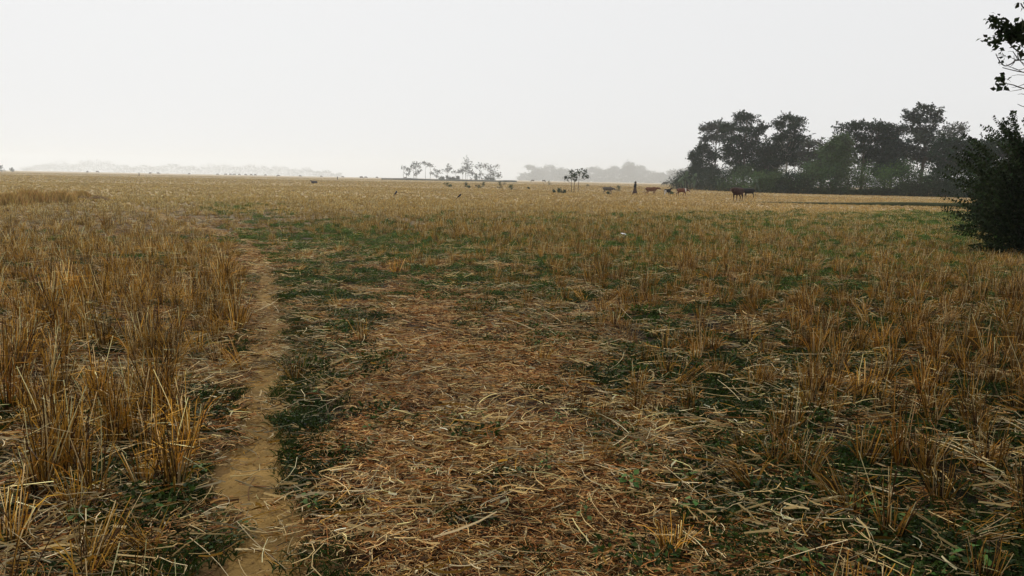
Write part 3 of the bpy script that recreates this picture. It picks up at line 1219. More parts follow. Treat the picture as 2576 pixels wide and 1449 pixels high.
_bl = ['dark undergrowth bush below {}']
_under = [(1722, 'the banana leaves', .8, DK), (1760, 'the left end tree', 1, DK), (1800, 'the slender umbrella tree', 1, (.03, .045, .026)), (1840, 'the left flank of the tall layered tree', 1.1, DK),
          (1878, 'the tall layered tree', 1.0, (.05, .08, .03)), (1920, 'the dark low tree', 1.0, (.06, .10, .035)), (1960, 'the pale trunk, on its left', .8, (.05, .08, .03)), (2000, 'the pale trunk, on its right', 1, DK),
          (2045, 'the low open tree', 1.15, (.05, .085, .03)), (2090, 'the round lighter tree', 1.2, (.045, .08, .028)), (2135, 'the left half of the flat-topped tree', 1.1, (.045, .07, .026)),
          (2180, 'the right half of the flat-topped tree', 1.2, (.055, .10, .03)), (2228, 'the dense dark tree', 1.25, (.06, .11, .03)), (2275, 'the left side of the tallest tree', 1.2, (.045, .08, .026)),
          (2322, 'the right side of the tallest tree', 1.1, (.04, .065, .026)), (2368, 'the thin paler tree', 1.1, DK), (2412, 'the dark spreading end tree', 1.1, DK), (2460, 'the black roadside bush edge', 1.1, DK), (2520, 'the half hidden tree', 1.1, DK)]
for i, (u, nm, k, gcol) in enumerate(_under):
    p = ground(u, float(edge_v(u)))
    s = p[1] / FPX
    bush('undergrowth_bush', _bl[0].format(nm), 'bush', (p[0], p[1] + 1.5, 0), 62 * s, 62 * s * k * rng.uniform(.75, 1.15), 3300, .30, gcol, 'undergrowth bushes along the grove', depth=5)

def hedge():
    g = Geo()
    for u in np.arange(1700, 2600, 5.0):
        p = ground(u, float(edge_v(u)))
        s = p[1] / FPX
        n = 420
        H = 26 * s * (.25 + 1.3 * float(vnoise(np.array([u * .045]), np.array([3.0]))[0]))
        z = H * rng.random(n) ** .8
        P = np.stack([p[0] + rng.normal(0, 4, n) * s, p[1] - .3 + rng.normal(0, .7, n), z], 1)
        ls = .2 * (.6 + .8 * rng.random(n))
        k = float(vnoise(np.array([u * .03 + 9]), np.array([7.0]))[0])
        g.add(*leaves(P, rng.normal(0, 1, (n, 3)) + [0, 0, .6], ls, ls * .3, vary(np.array([.03, .045, .018]) * (.6 + .9 * k), n, .35)))
    o = obj('hedge', g.mesh('hedge', M_LEAF))
    tag(o, 'low dark weedy hedge growth along the foot of the grove', 'hedge', kind='stuff')


hedge()


def banana(loc, h, label):
    root = empty('banana_plant', loc)
    tag(root, label, 'banana plant', 'banana plants at the left end of the grove')
    sg = Geo()
    sg.add(*tube([(0, 0, -.1), (.03, 0, h * .3), (.0, 0, h * .55)], [.16, .13, .09], (.10, .11, .06), 8))
    obj('stalk', sg.mesh('stalk', M_BARK, True), root)
    for i in range(8):
        a = i * 2.4 + rng.random()
        K = 9
        t = np.linspace(0, 1, K)
        L = h * (.55 + .2 * rng.random())
        up = .9 - i * .09
        rch = L * (.25 + .06 * i)
        mid = np.stack([np.cos(a) * rch * t, np.sin(a) * rch * t, h * .5 + L * up * t - L * (.35 + .09 * i) * t ** 2.4], 1)
        wd = h * .085 * np.sin(np.clip(t * 1.05 + .06, 0, 1) * math.pi) ** .6 + .01
        sd = np.array([-math.sin(a), math.cos(a), 0])
        V = np.stack([mid - sd * wd[:, None] + [0, 0, -.05 * h * .3], mid, mid + sd * wd[:, None] + [0, 0, -.05 * h * .3]], 1).reshape(-1, 3)
        idx = np.arange(K * 3).reshape(K, 3)
        F = np.stack([idx[:-1, :-1], idx[:-1, 1:], idx[1:, 1:], idx[1:, :-1]], -1).reshape(-1, 4)
        g = Geo()
        g.add(V, F, np.array([.065, .095, .05]) * (.7 + .6 * rng.random()))
        obj('banana_leaf', g.mesh('banana_leaf', M_LEAF, True), root)


for u, v, bk, h, lab in [(1712, 477, 0, 4.2, 'leftmost banana plant with leaves hanging over the field'), (1728, 478, 2, 5.2, 'banana plant second from the left end of the grove'),
                         (1748, 478, 1, 5.0, 'banana plant under the bushy end tree'), (1700, 476, 3, 3.2, 'smallest banana plant at the outer left tip of the grove'),
                         (1805, 481, -.5, 3.6, 'banana plant in the shade under the slender tree'), (1920, 485, -1, 3.2, 'banana plant in front of the dark low tree'),
                         (1895, 485, -1, 3.4, 'banana plant in front of the tall layered tree')]:
    p = ground(u, v)
    banana((p[0], p[1] + bk, 0), h, lab)

# ------------------------------------------------------------------ saplings and scrub out in the field
for u, v, H, bl, lab in [(1437, 484, 0, [(1434, 446, 6, 3), (1425, 449, 5, 2), (1442, 444, 5, 3)], 'left stem of the lone sapling group with small leaf tufts'),
                         (1444, 486, 0, [(1438, 434, 5, 3), (1452, 438, 6, 4), (1446, 450, 5, 3)], 'middle stem of the lone sapling group, forked'),
                         (1454, 484, 0, [(1458, 432, 8, 4), (1472, 434, 6, 3), (1466, 445, 5, 4), (1477, 446, 4, 2), (1450, 442, 5, 3)], 'right and tallest stem of the lone sapling group')]:
    tree_px('sapling', lab, u, v, 0, bl, leaf=.20, per=6, cl=.30, trunk_r=.02, green=(.035, .055, .030), group='saplings left of the herd', dens=.22, flat=.8)

_scrub = [(1124, 470, 12, 12, 'pale green scrub at the left foot of the distant flat trees'), (1134, 471, 10, 8, 'low scrub touching the leftmost scrub in front of distant trees'),
          (1172, 471, 5, 12, 'thin upright scrub between two low scrubs mid field'), (1180, 472, 8, 5, 'low scrub right of the thin upright one'), (1205, 474, 18, 9, 'widest low scrub in front of the distant trees'),
          (1216, 471, 6, 15, 'tall stem with leaf tuft rising behind the widest scrub'), (1257, 474, 8, 18, 'dark upright scrub with a bent top, mid field'), (1270, 465, 5, 10, 'small hazy upright plant beyond the dark scrubs'),
          (1285, 478, 9, 18, 'dark rounded scrub with a tuft above, right of the bent one'), (1381, 456, 4, 12, 'single leafy spike far behind the lone saplings'), (1393, 485, 7, 7, 'small round scrub far left of the saplings'),
          (1408, 486, 7, 14, 'bent leafy scrub left of the saplings'), (1420, 487, 9, 8, 'low round scrub touching the saplings on their left'), (1556, 482, 6, 16, 'leafy upright plant between the grey cow and the herder'),
          (1532, 489, 10, 6, 'low weeds under the grey cow'), (1690, 489, 6, 7, 'small spiky plant between the calf and the white-faced cow'), (1478, 466, 5, 5, 'tiny plant beyond the saplings on the right'),
          (1330, 476, 4, 5, 'tiny scrub midway to the saplings')]
for u, v, w, h, lab in _scrub:
    p = ground(u, v)
    if p[1] > 260:
        p = ground(u, horizon(u) + 13)
    s = p[1] / FPX
    bush('field_scrub', lab, 'scrub', (p[0], p[1], 0), w * s, h * s, 240, .14, (.055, .085, .045), 'scrub plants out in the stubble field', stems=3)

# umbrella trees standing far out (about 620 m)
_far = [(1023, 'leftmost', [(1022, 432, 9, 3), (1032, 434, 8, 2)]), (1031, 'second from left', [(1040, 438, 6, 2), (1036, 445, 5, 2)]), (1053, 'third from left', [(1050, 431, 8, 3), (1058, 426, 9, 3)]),
        (1059, 'fourth from left', [(1063, 424, 11, 4), (1066, 430, 8, 3), (1072, 438, 6, 2)]), (1064, 'fifth from left', [(1066, 441, 7, 2), (1060, 446, 4, 2)]),
        (1092, 'tall one after the left bunch', [(1090, 422, 10, 3), (1098, 424, 8, 2)]), (1106, 'drooping one beside the tall one', [(1104, 427, 9, 3), (1110, 443, 4, 3)]),
        (1127, 'low round-topped', [(1124, 438, 8, 4), (1132, 441, 6, 3), (1127, 449, 5, 2)]), (1161, 'one before the tallest group', [(1160, 430, 9, 5), (1155, 438, 8, 3), (1170, 434, 6, 2)]),
        (1187, 'flat thin', [(1185, 441, 9, 2), (1196, 441, 8, 2)]), (1208, 'shorter one against the tallest', [(1205, 440, 9, 3), (1210, 438, 6, 2)]),
        (1218, 'tallest, full-crowned', [(1220, 418, 10, 7), (1226, 428, 14, 8), (1214, 432, 12, 5), (1232, 438, 8, 4)]), (1222, 'trunk leaning behind the tallest', [(1228, 443, 6, 4), (1238, 444, 4, 3)]),
        (1262, 'spreading arched', [(1268, 424, 14, 3), (1258, 430, 9, 3), (1280, 430, 7, 5), (1266, 446, 12, 5)]), (1288, 'bushy one right of the arched', [(1295, 432, 10, 6), (1305, 440, 10, 6), (1300, 448, 12, 6), (1315, 428, 7, 3)]),
        (1305, 'rightmost bushy', [(1312, 445, 12, 6), (1322, 450, 9, 5)])]
# the picture positions above are of the group as drawn in a 2576 px frame, squeezed to their true span
for u, nm, bl in _far:
    f = lambda a: 1015 + (a - 1022) * .80
    uu = f(u)
    vb = horizon(uu) + 4.6
    dv = lambda a, b: horizon(f(a)) + 4.6 - (456.5 + (f(a) - 1015) * .012 - b) * 1.15
    tree_px('umbrella_tree', '%s distant hazy umbrella tree on the far bund' % nm if 'tree' not in nm else nm, uu, vb, rng.uniform(-15, 15), [(f(a), dv(a, b), c * .85, d) for a, b, c, d in bl],
            leaf=.9, per=8, cl=2.4, trunk_r=.20, green=(.045, .06, .05), bark=(.09, .085, .08), group='distant umbrella trees mid horizon', dens=.6, flat=.4)
for u, w, h in ((1112, 10, 9), (1128, 12, 11), (1140, 9, 8), (1152, 7, 12), (1196, 16, 16), (1222, 14, 11), (1236, 12, 8)):
    p = ground(u, horizon(u) + 5.4)
    s = p[1] / FPX
    bush('far_scrub', 'hazy scrub patch between the trunks of the distant umbrella trees', 'scrub', (p[0], p[1], 0), w * s * 1.3, h * s, 300, .9, (.045, .06, .045), 'scrub under the distant umbrella trees', stems=3)


# bunds: low earth banks
def bank(name, pts, w, h, col, grow=(1, 1, 1, 1)):
    P = resample(np.array(pts)[:, :2], 1.5)
    T = np.gradient(P, axis=0)
    T /= np.linalg.norm(T, axis=1)[:, None]
    Nn = np.stack([T[:, 1], -T[:, 0]], 1)
    prof = np.array([[-1.4, -.15], [-.7, .6], [-.3, 1], [.3, .95], [.55, .4], [.62, -.15]])
    n = len(P)
    hh = h * (.7 + .6 * fbm(np.arange(n) * .3, np.zeros(n) + 4, 3)) * np.interp(np.arange(n) / n, [0, .25, .5, 1], grow)
    X = P[:, 0, None] + Nn[:, 0, None] * prof[None, :, 0] * w
    Y = P[:, 1, None] + Nn[:, 1, None] * prof[None, :, 0] * w
    Z = prof[None, :, 1] * hh[:, None]
    X = X + rng.normal(0, .04, X.shape)
    idx = np.arange(X.size).reshape(X.shape)
    F = np.stack([idx[:-1, :-1], idx[:-1, 1:], idx[1:, 1:], idx[1:, :-1]], -1).reshape(-1, 4)
    g = Geo()
    g.add(np.stack([X, Y, Z], -1).reshape(-1, 3), F, np.array(col) * (.7 + .6 * fbm(X.ravel(), Y.ravel())[:, None]))
    o = obj(name, g.mesh(name, M_SOIL, True))
    o['kind'] = 'structure'
    return o


bank('earth_bund', [ground(u, v) for u, v in ((1820, 509), (1950, 511), (2080, 515), (2250, 518), (2400, 522), (2560, 527), (2800, 534))], .7, .30, (.03, .036, .014), (.15, .7, 1.2, 1.1))
_p0, _p1, _p2 = (ground(u, horizon(u) + 6.0) for u in (960, 1130, 1300))
bank('far_bund', [_p0, _p1, _p2], 3, 1.2, (.05, .06, .045))


# mounds of straw and soil beside the path's far end
def mound(u, v, wpx, hpx, label, dark=1.0):
    p = ground(u, v)
    s = p[1] / FPX
    w, h = wpx * s, hpx * s
    n = 26
    a, r = np.meshgrid(np.linspace(0, 6.283, n, endpoint=False), np.linspace(0, 1, 9), indexing='ij')
    x = np.cos(a) * r * w / 2
    y = np.sin(a) * r * w / 2.6
    z = h * (1 - r ** 2) ** 1.2 * (.75 + .5 * fbm(x * 3 + u, y * 3)) - .03
    idx = np.arange(a.size).reshape(a.shape)
    b = np.roll(idx, -1, 0)
    F = np.stack([idx[:, :-1], idx[:, 1:], b[:, 1:], b[:, :-1]], -1).reshape(-1, 4)
    root = empty('straw_mound', (p[0], p[1], float(height(p[:1], p[1:2])[0])))
    tag(root, label, 'mound')
    g = Geo()
    g.add(np.stack([x, y, z], -1).reshape(-1, 3), F, np.array([.13, .085, .04]) * dark)
    obj('soil', g.mesh('soil', M_SOIL, True), root)
    m = 500
    q = rng.random(m) * 6.283
    rr = np.sqrt(rng.random(m))
    P0 = np.stack([np.cos(q) * rr * w / 2, np.sin(q) * rr * w / 2.6, h * (1 - rr ** 2) ** 1.2 * .95], 1)
    D = norm(rng.normal(0, 1, (m, 3)) * [1, 1, .35]) * .16
    Q = np.stack([P0 - D, P0 + [0, 0, .02], P0 + D], 1)
    g = Geo()
    g.add(*strands(Q, np.full((m, 3), .004), vary((.30, .20, .09), m, .3)))
    o = obj('straw_cover', g.mesh('straw_cover', material('mound straw', .7, .2)), root)
    return root


mound(245, 505, 62, 11, 'low mound of soil and straw at the far end of the footpath')
mound(205, 503, 44, 8, 'smaller mound left of the larger straw mound by the footpath')
mound(120, 513, 110, 10, 'dark flattened straw bank behind the left stubble', 1.3)


def tall_grass(u, v, wpx, hpx, label, n=2200):
    p = ground(u, v)
    s = p[1] / FPX
    w, h = wpx * s, hpx * s
    K = 5
    t = np.linspace(0, 1, K)
    B = np.stack([rng.normal(0, .25, n) * w, rng.normal(0, .3, n) * w * .5, np.zeros(n)], 1)
    L = h * (.55 + .5 * rng.random(n)) * np.exp(-(B[:, 0] / w) ** 2 * 2)
    a = rng.random(n) * 6.283
    P = np.repeat(B[:, None], K, 1)
    rc = L * .3
    P[:, :, 0] += np.cos(a)[:, None] * rc[:, None] * t ** 2
    P[:, :, 1] += np.sin(a)[:, None] * rc[:, None] * t ** 2
    P[:, :, 2] += L[:, None] * (t - .15 * t ** 3)
    g = Geo()
    g.add(*ribbons(P, (.008 * np.array([1, 1, .9, .6, .2]))[None] * np.ones((n, 1)), vary((.46, .31, .11), n, .4)))
    o = obj('dry_grass_clump', g.mesh('dry_grass_clump', bpy.data.materials.get('mound straw')))
    o.location = (p[0], p[1], 0)
    tag(o, label, 'dry grass')


tall_grass(75, 513, 110, 46, 'dense tall dry grass stand at the far left of the field')
tall_grass(150, 512, 90, 40, 'tall dry grass on the right shoulder of the far left stand')
tall_grass(205, 500, 50, 24, 'short dry grass beside the straw mounds')
tall_grass(20, 518, 90, 40, 'tall dry grass cut by the left edge of the photo')

# ------------------------------------------------------------------ hazy woods far behind
ORD = ['leftmost', 'second', 'third', 'fourth', 'fifth', 'sixth', 'seventh', 'eighth', 'ninth', 'tenth', 'eleventh', 'twelfth', 'thirteenth', 'fourteenth', 'fifteenth', 'sixteenth', 'seventeenth', 'eighteenth', 'nineteenth', 'twentieth', 'twenty-first', 'twenty-second', 'twenty-third', 'twenty-fourth', 'twenty-fifth']
for i, u in enumerate(list(range(1318, 1735, 23))):
    dist = 3000 + rng.uniform(-120, 160)
    hz = horizon(u)
    top = np.interp(u, [1318, 1340, 1400, 1445, 1490, 1540, 1570, 1600, 1650, 1735], [432, 420, 424, 428, 424, 420, 408, 420, 428, 424]) + rng.uniform(-9, 7)
    s = dist / FPX
    x0 = at(u, hz, dist)[0]
    H = (hz - top) * s + 1.5
    bl = [(rng.uniform(-10, 10) * s, H * .82, 15 * s, H * .16), (rng.uniform(-12, 12) * s, H * .6, 18 * s, H * .22), (rng.uniform(-12, 12) * s, H * .33, 20 * s, H * .26), (0, H * .12, 20 * s, H * .13)]
    make_tree('far_tree', 'pale hazy tree, %s from the left in the far wood behind the herd' % ORD[i], 'tree', (x0, dist, 0), H, bl, leaf=2.6, per=11, cl=4.6, trunk_r=.6, dens=.55,
              green=(.05, .06, .05), group='pale far wood right of centre', flat=.8)


def wood(name, label, u0, u1, dist, prof, leaf):
    g = Geo()
    s = dist / FPX
    us = np.arange(u0, u1, 3.0)
    tops = np.interp(us, [p[0] for p in prof], [p[1] for p in prof])
    n_ = vnoise(us * .11, us * 0 + 2)
    P = []
    for u, t, q in zip(us, tops, n_):
        hz = horizon(u)
        H = max(1.0, (hz - t) * (.45 + .6 * q)) * s
        x0 = at(u, hz, dist)[0]
        m = 60
        P.append(np.stack([x0 + rng.normal(0, 2.5 * s, m), dist + rng.normal(0, 25, m), H * rng.random(m) ** .8 * (1 - .15 * rng.random(m))], 1))
    P = np.concatenate(P)
    n = len(P)
    ls = leaf * (.6 + .8 * rng.random(n))
    g.add(*leaves(P, rng.normal(0, 1, (n, 3)), ls, ls * .4, vary((.05, .065, .045), n, .2)))
    o = obj(name, g.mesh(name, M_LEAF))
    tag(o, label, 'wood', kind='stuff')


wood('far_wood', 'faint wood almost lost in haze on the left horizon', 60, 860, 4200, [(60, 420), (140, 400), (215, 397), (290, 404), (330, 412), (450, 410), (520, 407), (600, 410), (700, 413), (790, 420), (860, 430)], 4.2)
for u, h in ((4, 14), (30, 10)):
    p = ground(u, horizon(u) + 4.5)
    s = p[1] / FPX
    bush('far_plant', 'thin hazy plant on the horizon at the far left edge', 'plant', (p[0], p[1], 0), 7 * s, h * s, 90, .9, (.05, .065, .05), 'thin plants at the left horizon', stems=3)


# ------------------------------------------------------------------ black bush at the right
def near_bush():
    base = ground(2560, 648)
    bx, by = base[0] + .7, base[1] + .6
    root = empty('roadside_bush', (bx, by, 0))
    tag(root, 'big nearly black bush with arching leafy shoots at the right edge', 'bush')
    sg, cg = Geo(), Geo()

    def env(a, z):
        """half width of the bush at height z, narrower above"""
        k = np.interp(z, [0, .4, 1.2, 2.0, 2.8, 3.6], [1.2, 1.35, 1.4, 1.15, .6, .2])
        return k
    # thick inner body
    n = 42000
    z = rng.random(n) ** .9 * 3.0
    a = rng.random(n) * 6.283
    r = env(a, z) * np.sqrt(rng.random(n)) * (.85 + .3 * fbm(a * 2, z * 2))
    P = np.stack([np.cos(a) * r * 1.0 + .25, np.sin(a) * r * .9, z], 1)
    P2 = P.copy()
    P2[:, 0] = P2[:, 0] * 1.5 + 2.2     # the bush goes on out of the frame
    P2[:, 2] *= 1.25
    P = np.concatenate([P, P2[::2]])
    n = len(P)
    L = .07 * (.7 + .6 * rng.random(n))
    g_ = vary((.016, .024, .010), n, .35, .1)
    cg.add(*leaves(P, rng.normal(0, 1, (n, 3)) + [0, 0, .3], L, L * .28, g_))
    for i in range(26):
        a_ = rng.random() * 6.283
        e = np.array([math.cos(a_) * 1.2 * rng.random() + .2, math.sin(a_) * rng.random(), 1.5 + 1.6 * rng.random()])
        sg.add(*tube(limb_points((e[0] * .2, e[1] * .2, -.05), e, 6), np.linspace(.035, .008, 6), (.04, .035, .025), 5))
    # arching shoots with paired leaves

    def shoot(p0, p1, droop, n=22, lf=.12):
        p0, p1 = np.array(p0), np.array(p1)
        t = np.linspace(0, 1, n)
        Q = p0 + (p1 - p0) * t[:, None] + np.array([0, 0, 1.0]) * (np.sin(t * math.pi) * droop)[:, None]
        sg.add(*tube(Q[::3], np.linspace(.008, .002, len(Q[::3])), (.04, .04, .02), 4))
        T = np.gradient(Q, axis=0)
        T = norm(T)
        sd = norm(np.cross(T, [0, 1, .2]))
        for sgn in (-1, 1):
            D = T * .8 + sd * sgn + rng.normal(0, .15, T.shape)
            cg.add(*leaves(Q, D, lf * np.linspace(1, .5, n) * (.8 + .4 * rng.random(n)), lf * .26, vary(np.array((.022, .034, .012)) * rng.uniform(.6, 1.6), n, .25)))

    def L_(u, v, dy=0.0):
        w = at(u, v, by + dy)
        return np.array([w[0] - bx, dy, w[2]])
    for (a0, a1, b0, b1, dr) in [(2575, 420, 2468, 318, .1), (2560, 400, 2500, 296, .08), (2580, 380, 2553, 290, 0), (2540, 450, 2425, 340, .16), (2560, 470, 2440, 362, .12), (2530, 520, 2400, 400, .12),
                                 (2530, 560, 2378, 440, .1), (2540, 600, 2372, 480, .12), (2550, 620, 2392, 540, .1), (2560, 640, 2410, 585, .1), (2600, 400, 2575, 300, 0), (2590, 420, 2530, 330, .1),
                                 (2550, 500, 2452, 400, .12), (2520, 480, 2450, 380, .08), (2520, 540, 2410, 470, .1), (2530, 600, 2425, 520, .08), (2545, 640, 2440, 620, .08), (2555, 430, 2480, 345, .1), (2500, 520, 2378, 425, .1), (2500, 500, 2400, 372, .14), (2520, 450, 2438, 352, .1), (2505, 560, 2372, 520, .06), (2560, 380, 2515, 310, .04), (2570, 400, 2545, 300, .02), (2490, 470, 2410, 410, .1), (2490, 440, 2425, 385, .1), (2500, 600, 2395, 570, .06)]:
        for j in range(2):
            dy = rng.uniform(-.5, .5)
            j1 = rng.normal(0, 9, 4)
            shoot(L_(a0 + j1[0], a1 + j1[1], dy * .6), L_(b0 + j1[2] * (j > 0), b1 + j1[3] * (j > 0), dy), dr)
    for i in range(60):
        a_ = rng.random() * 6.283
        z = .3 + 2.5 * rng.random()
        r = float(env(0, z)) * .8
        p0 = np.array([math.cos(a_) * r + .25, math.sin(a_) * r * .9, z])
        d = np.array([math.cos(a_) * .6 - .15, math.sin(a_) * .6, .55 + .3 * rng.random()])
        shoot(p0, p0 + d * rng.uniform(.6, 1.5), .10, 14)
    obj('stem', sg.mesh('stem', M_BARK, True), root)
    obj('foliage', cg.mesh('foliage', M_LEAF), root)


near_bush()
for u, v, w, h, lab in ((2500, 590, 80, 150, 'dark ragged bush joining the black bush to the field edge'),):
    p = ground(u, v)
    s = p[1] / FPX
    bush('roadside_bush', lab, 'bush', (p[0], p[1], 0), w * s, h * s, 9000, .09, (.014, .024, .009), None, depth=2.0, stems=14)


# ------------------------------------------------------------------ tree whose branches hang in at the top right
def near_tree():
    D0 = 9.0
    tx = at(2860, 300, D0)[0]
    root = empty('overhanging_tree', (tx, D0, 0))
    tag(root, 'tree beyond the right edge whose leafy branches hang in at the top', 'tree')
    tg, cg = Geo(), Geo()

    def W(u, v, dy=0.0):
        w = at(u, v, D0 + dy)
        return np.array([w[0] - tx, dy, w[2]])
    trunk = np.array([(0, 0, -.2), (.05, 0, 1.2), (-.05, .05, 2.4), (.1, .1, 3.8), (.2, 0, 5.5), (.25, 0, 7.5)])
    bark = (.10, .085, .065)
    tg.add(*tube(trunk, [.24, .2, .17, .13, .09, .04], bark, 10))

    def br(pts, r0, r1):
        P = np.array([W(*p) for p in pts])
        K = resample(P, .06) if len(P) > 2 else P
        tg.add(*tube(K, np.linspace(r0, r1, len(K)), bark, 5))
        return K
    main = [W(2860, 330) * 0 + np.array([0, 0, 1.9])]

    def limb(pts, r0, r1, z0):
        P = [np.array([0, 0, z0])] + [W(*p) for p in pts]
        K = resample(np.array(P), .06)
        tg.add(*tube(K, r0 * .75 * (1 - np.linspace(0, 1, len(K))) ** 1.4 + r1, bark, 6))
    limb([(2700, 190), (2576, 150), (2545, 160), (2528, 166), (2515, 155), (2505, 135)], .05, .004, 2.0)
    limb([(2700, 160), (2600, 148), (2560, 128), (2545, 116), (2538, 108), (2530, 98)], .05, .004, 2.3)
    limb([(2720, 200), (2620, 185), (2576, 182), (2545, 176), (2522, 170)], .045, .004, 1.8)
    limb([(2700, 120), (2620, 100), (2576, 95), (2558, 88), (2540, 90)], .05, .006, 2.6)
    limb([(2700, 230), (2620, 225), (2576, 223), (2550, 214), (2535, 211), (2520, 205)], .04, .004, 1.6)
    limb([(2690, 60), (2620, 40), (2580, 25), (2568, 8)], .05, .006, 3.0)
    limb([(2700, 280), (2620, 275), (2580, 270), (2560, 262)], .03, .003, 1.5)
    # thin bare twigs
    for a, b, c in [((2561, 152), (2540, 144), (2518, 142)), ((2560, 150), (2548, 130), (2535, 130)), ((2552, 155), (2542, 168), (2530, 160)), ((2576, 165), (2556, 140), (2548, 128)),
                    ((2570, 180), (2548, 170), (2530, 168)), ((2578, 172), (2560, 176), (2545, 170)), ((2585, 190), (2560, 188), (2542, 192)), ((2562, 152), (2560, 140), (2559, 128)),
                    ((2552, 158), (2551, 146), (2551, 138)), ((2580, 210), (2560, 218), (2545, 220)), ((2570, 225), (2552, 228), (2540, 230)), ((2527, 165), (2514, 155), (2508, 140)),
                    ((2530, 140), (2516, 138), (2505, 140)), ((2576, 120), (2556, 108), (2546, 104)), ((2576, 160), (2564, 150), (2560, 132)), ((2590, 240), (2570, 236), (2560, 238))]:
        br([a, b, c], .004, .0015)
    # leaf groups: (u, v, spread, number, size px)
    for u, v, sp, n, sz in [(2536, 70, 8, 12, 20), (2548, 78, 8, 12, 24), (2562, 84, 8, 12, 24), (2578, 70, 10, 16, 26), (2510, 52, 7, 12, 16), (2590, 110, 12, 20, 22), (2525, 196, 5, 8, 16), (2500, 48, 7, 12, 14), (2515, 60, 8, 14, 16), (2505, 66, 7, 8, 16), (2488, 50, 6, 7, 10), (2530, 78, 9, 14, 20), (2520, 88, 6, 8, 14), (2486, 94, 6, 9, 13), (2494, 106, 4, 5, 13),
                            (2508, 98, 5, 7, 12), (2516, 104, 7, 10, 16), (2530, 100, 7, 10, 16), (2543, 104, 5, 6, 11), (2550, 82, 9, 14, 24), (2565, 72, 9, 12, 22), (2575, 80, 8, 10, 24), (2570, 62, 7, 8, 16),
                            (2555, 65, 4, 4, 18), (2512, 122, 4, 7, 12), (2520, 134, 3, 3, 10), (2530, 142, 3, 3, 14), (2523, 158, 4, 3, 13), (2518, 198, 5, 6, 14), (2526, 214, 6, 9, 14), (2515, 218, 4, 5, 14),
                            (2572, 6, 5, 6, 16), (2578, 20, 4, 4, 12), (2520, 190, 4, 4, 12), (2583, 90, 10, 12, 22), (2552, 283, 3, 5, 12)]:
        c = W(u, v, 0)
        s = D0 / FPX
        P = c + rng.normal(0, 1, (n, 3)) * np.array([sp * .75, sp * 1.6, sp * .75]) * s
        D = rng.normal(0, 1, (n, 3)) * [1, .8, .7] + [-.5, 0, -.35]
        L = sz * s * (.8 + .4 * rng.random(n))
        cg.add(*leaves(P, D, L, L * .33, vary((.045, .065, .03), n, .3), .3, nrm=rng.normal(0, 1, (n, 3)) + [0, -.8, .6]))
    # unseen crown outside the frame, spread wide to shade the right foreground
    n = 9000
    nc = 1100
    a = rng.random(nc) * 6.283
    c = np.stack([-1.0 + np.cos(a) * 5.5 * np.sqrt(rng.random(nc)), np.sin(a) * 7.5 * np.sqrt(rng.random(nc)) - 2.5, 3.3 + 5.0 * rng.random(nc)], 1)
    lo = at(2640, 100, 1)[0]
    uu, vv = project(c + np.array([tx, D0, 0]))
    c = c[((uu > 2680) & (vv > -400)) | (vv < -150)]
    m = 36
    P = (c[:, None] + rng.normal(0, .26, (len(c), m, 3))).reshape(-1, 3)
    uu, vv = project(P + np.array([tx, D0, 0]))
    P = P[(uu > 2610) | (vv < -110)]
    n = len(P)
    L = .11 * (.7 + .6 * rng.random(n))
    cg.add(*leaves(P, rng.normal(0, 1, (n, 3)), L, L * .33, vary((.045, .065, .03), n, .3)))
    for q in c[::3]:
        k = trunk[min(5, max(2, int(q[2] / 1.5)))]
        lp = limb_points(k, q, 6)
        lu, lv = project(lp + np.array([tx, D0, 0]))
        if np.all((lu > 2640) | (lv < -40)):
            tg.add(*tube(lp, np.linspace(.05, .006, 6), bark, 4))
    obj('trunk', tg.mesh('trunk', M_BARK, True), root)
    obj('crown', cg.mesh('crown', M_LEAF), root)


near_tree()


# ------------------------------------------------------------------ bodies grown from tapered capsules into one skin
def capsule(g, a, b, ra, rb, sx=1.0, n=14):
    """closed tapered capsule; sx squashes it sideways (y)"""
    a, b = np.array(a, float), np.array(b, float)
    d = b - a
    L = np.linalg.norm(d)
    d = d / max(L, 1e-6)
    ref = np.array([0, 1.0, 0]) if abs(d[1]) < .9 else np.array([1.0, 0, 0])
    A = norm(np.cross(d, ref))
    B = np.cross(A, d)
    rings = []
    for th in np.linspace(-math.pi / 2, 0, 5):
        rings.append((a + d * math.sin(th) * ra, max(math.cos(th) * ra, 1e-4)))
    for th in np.linspace(0, math.pi / 2, 5):
        rings.append((b + d * math.sin(th) * rb, max(math.cos(th) * rb, 1e-4)))
    an = np.arange(n) * 2 * math.pi / n
    V = np.array([c + r * (np.cos(t) * A + np.sin(t) * B * sx) for c, r in rings for t in an])
    k = len(rings)
    idx = np.arange(k * n).reshape(k, n)
    r_ = np.roll(idx, -1, 1)
    F = np.stack([idx[:-1], r_[:-1], r_[1:], idx[1:]], -1).reshape(-1, 4)
    g.add(V, F, np.array([.5, .5, .5]))
    g.add(V[:n], [list(range(n))[::-1]], np.array([.5] * 3))
    g.add(V[-n:], [list(range(n))], np.array([.5] * 3))


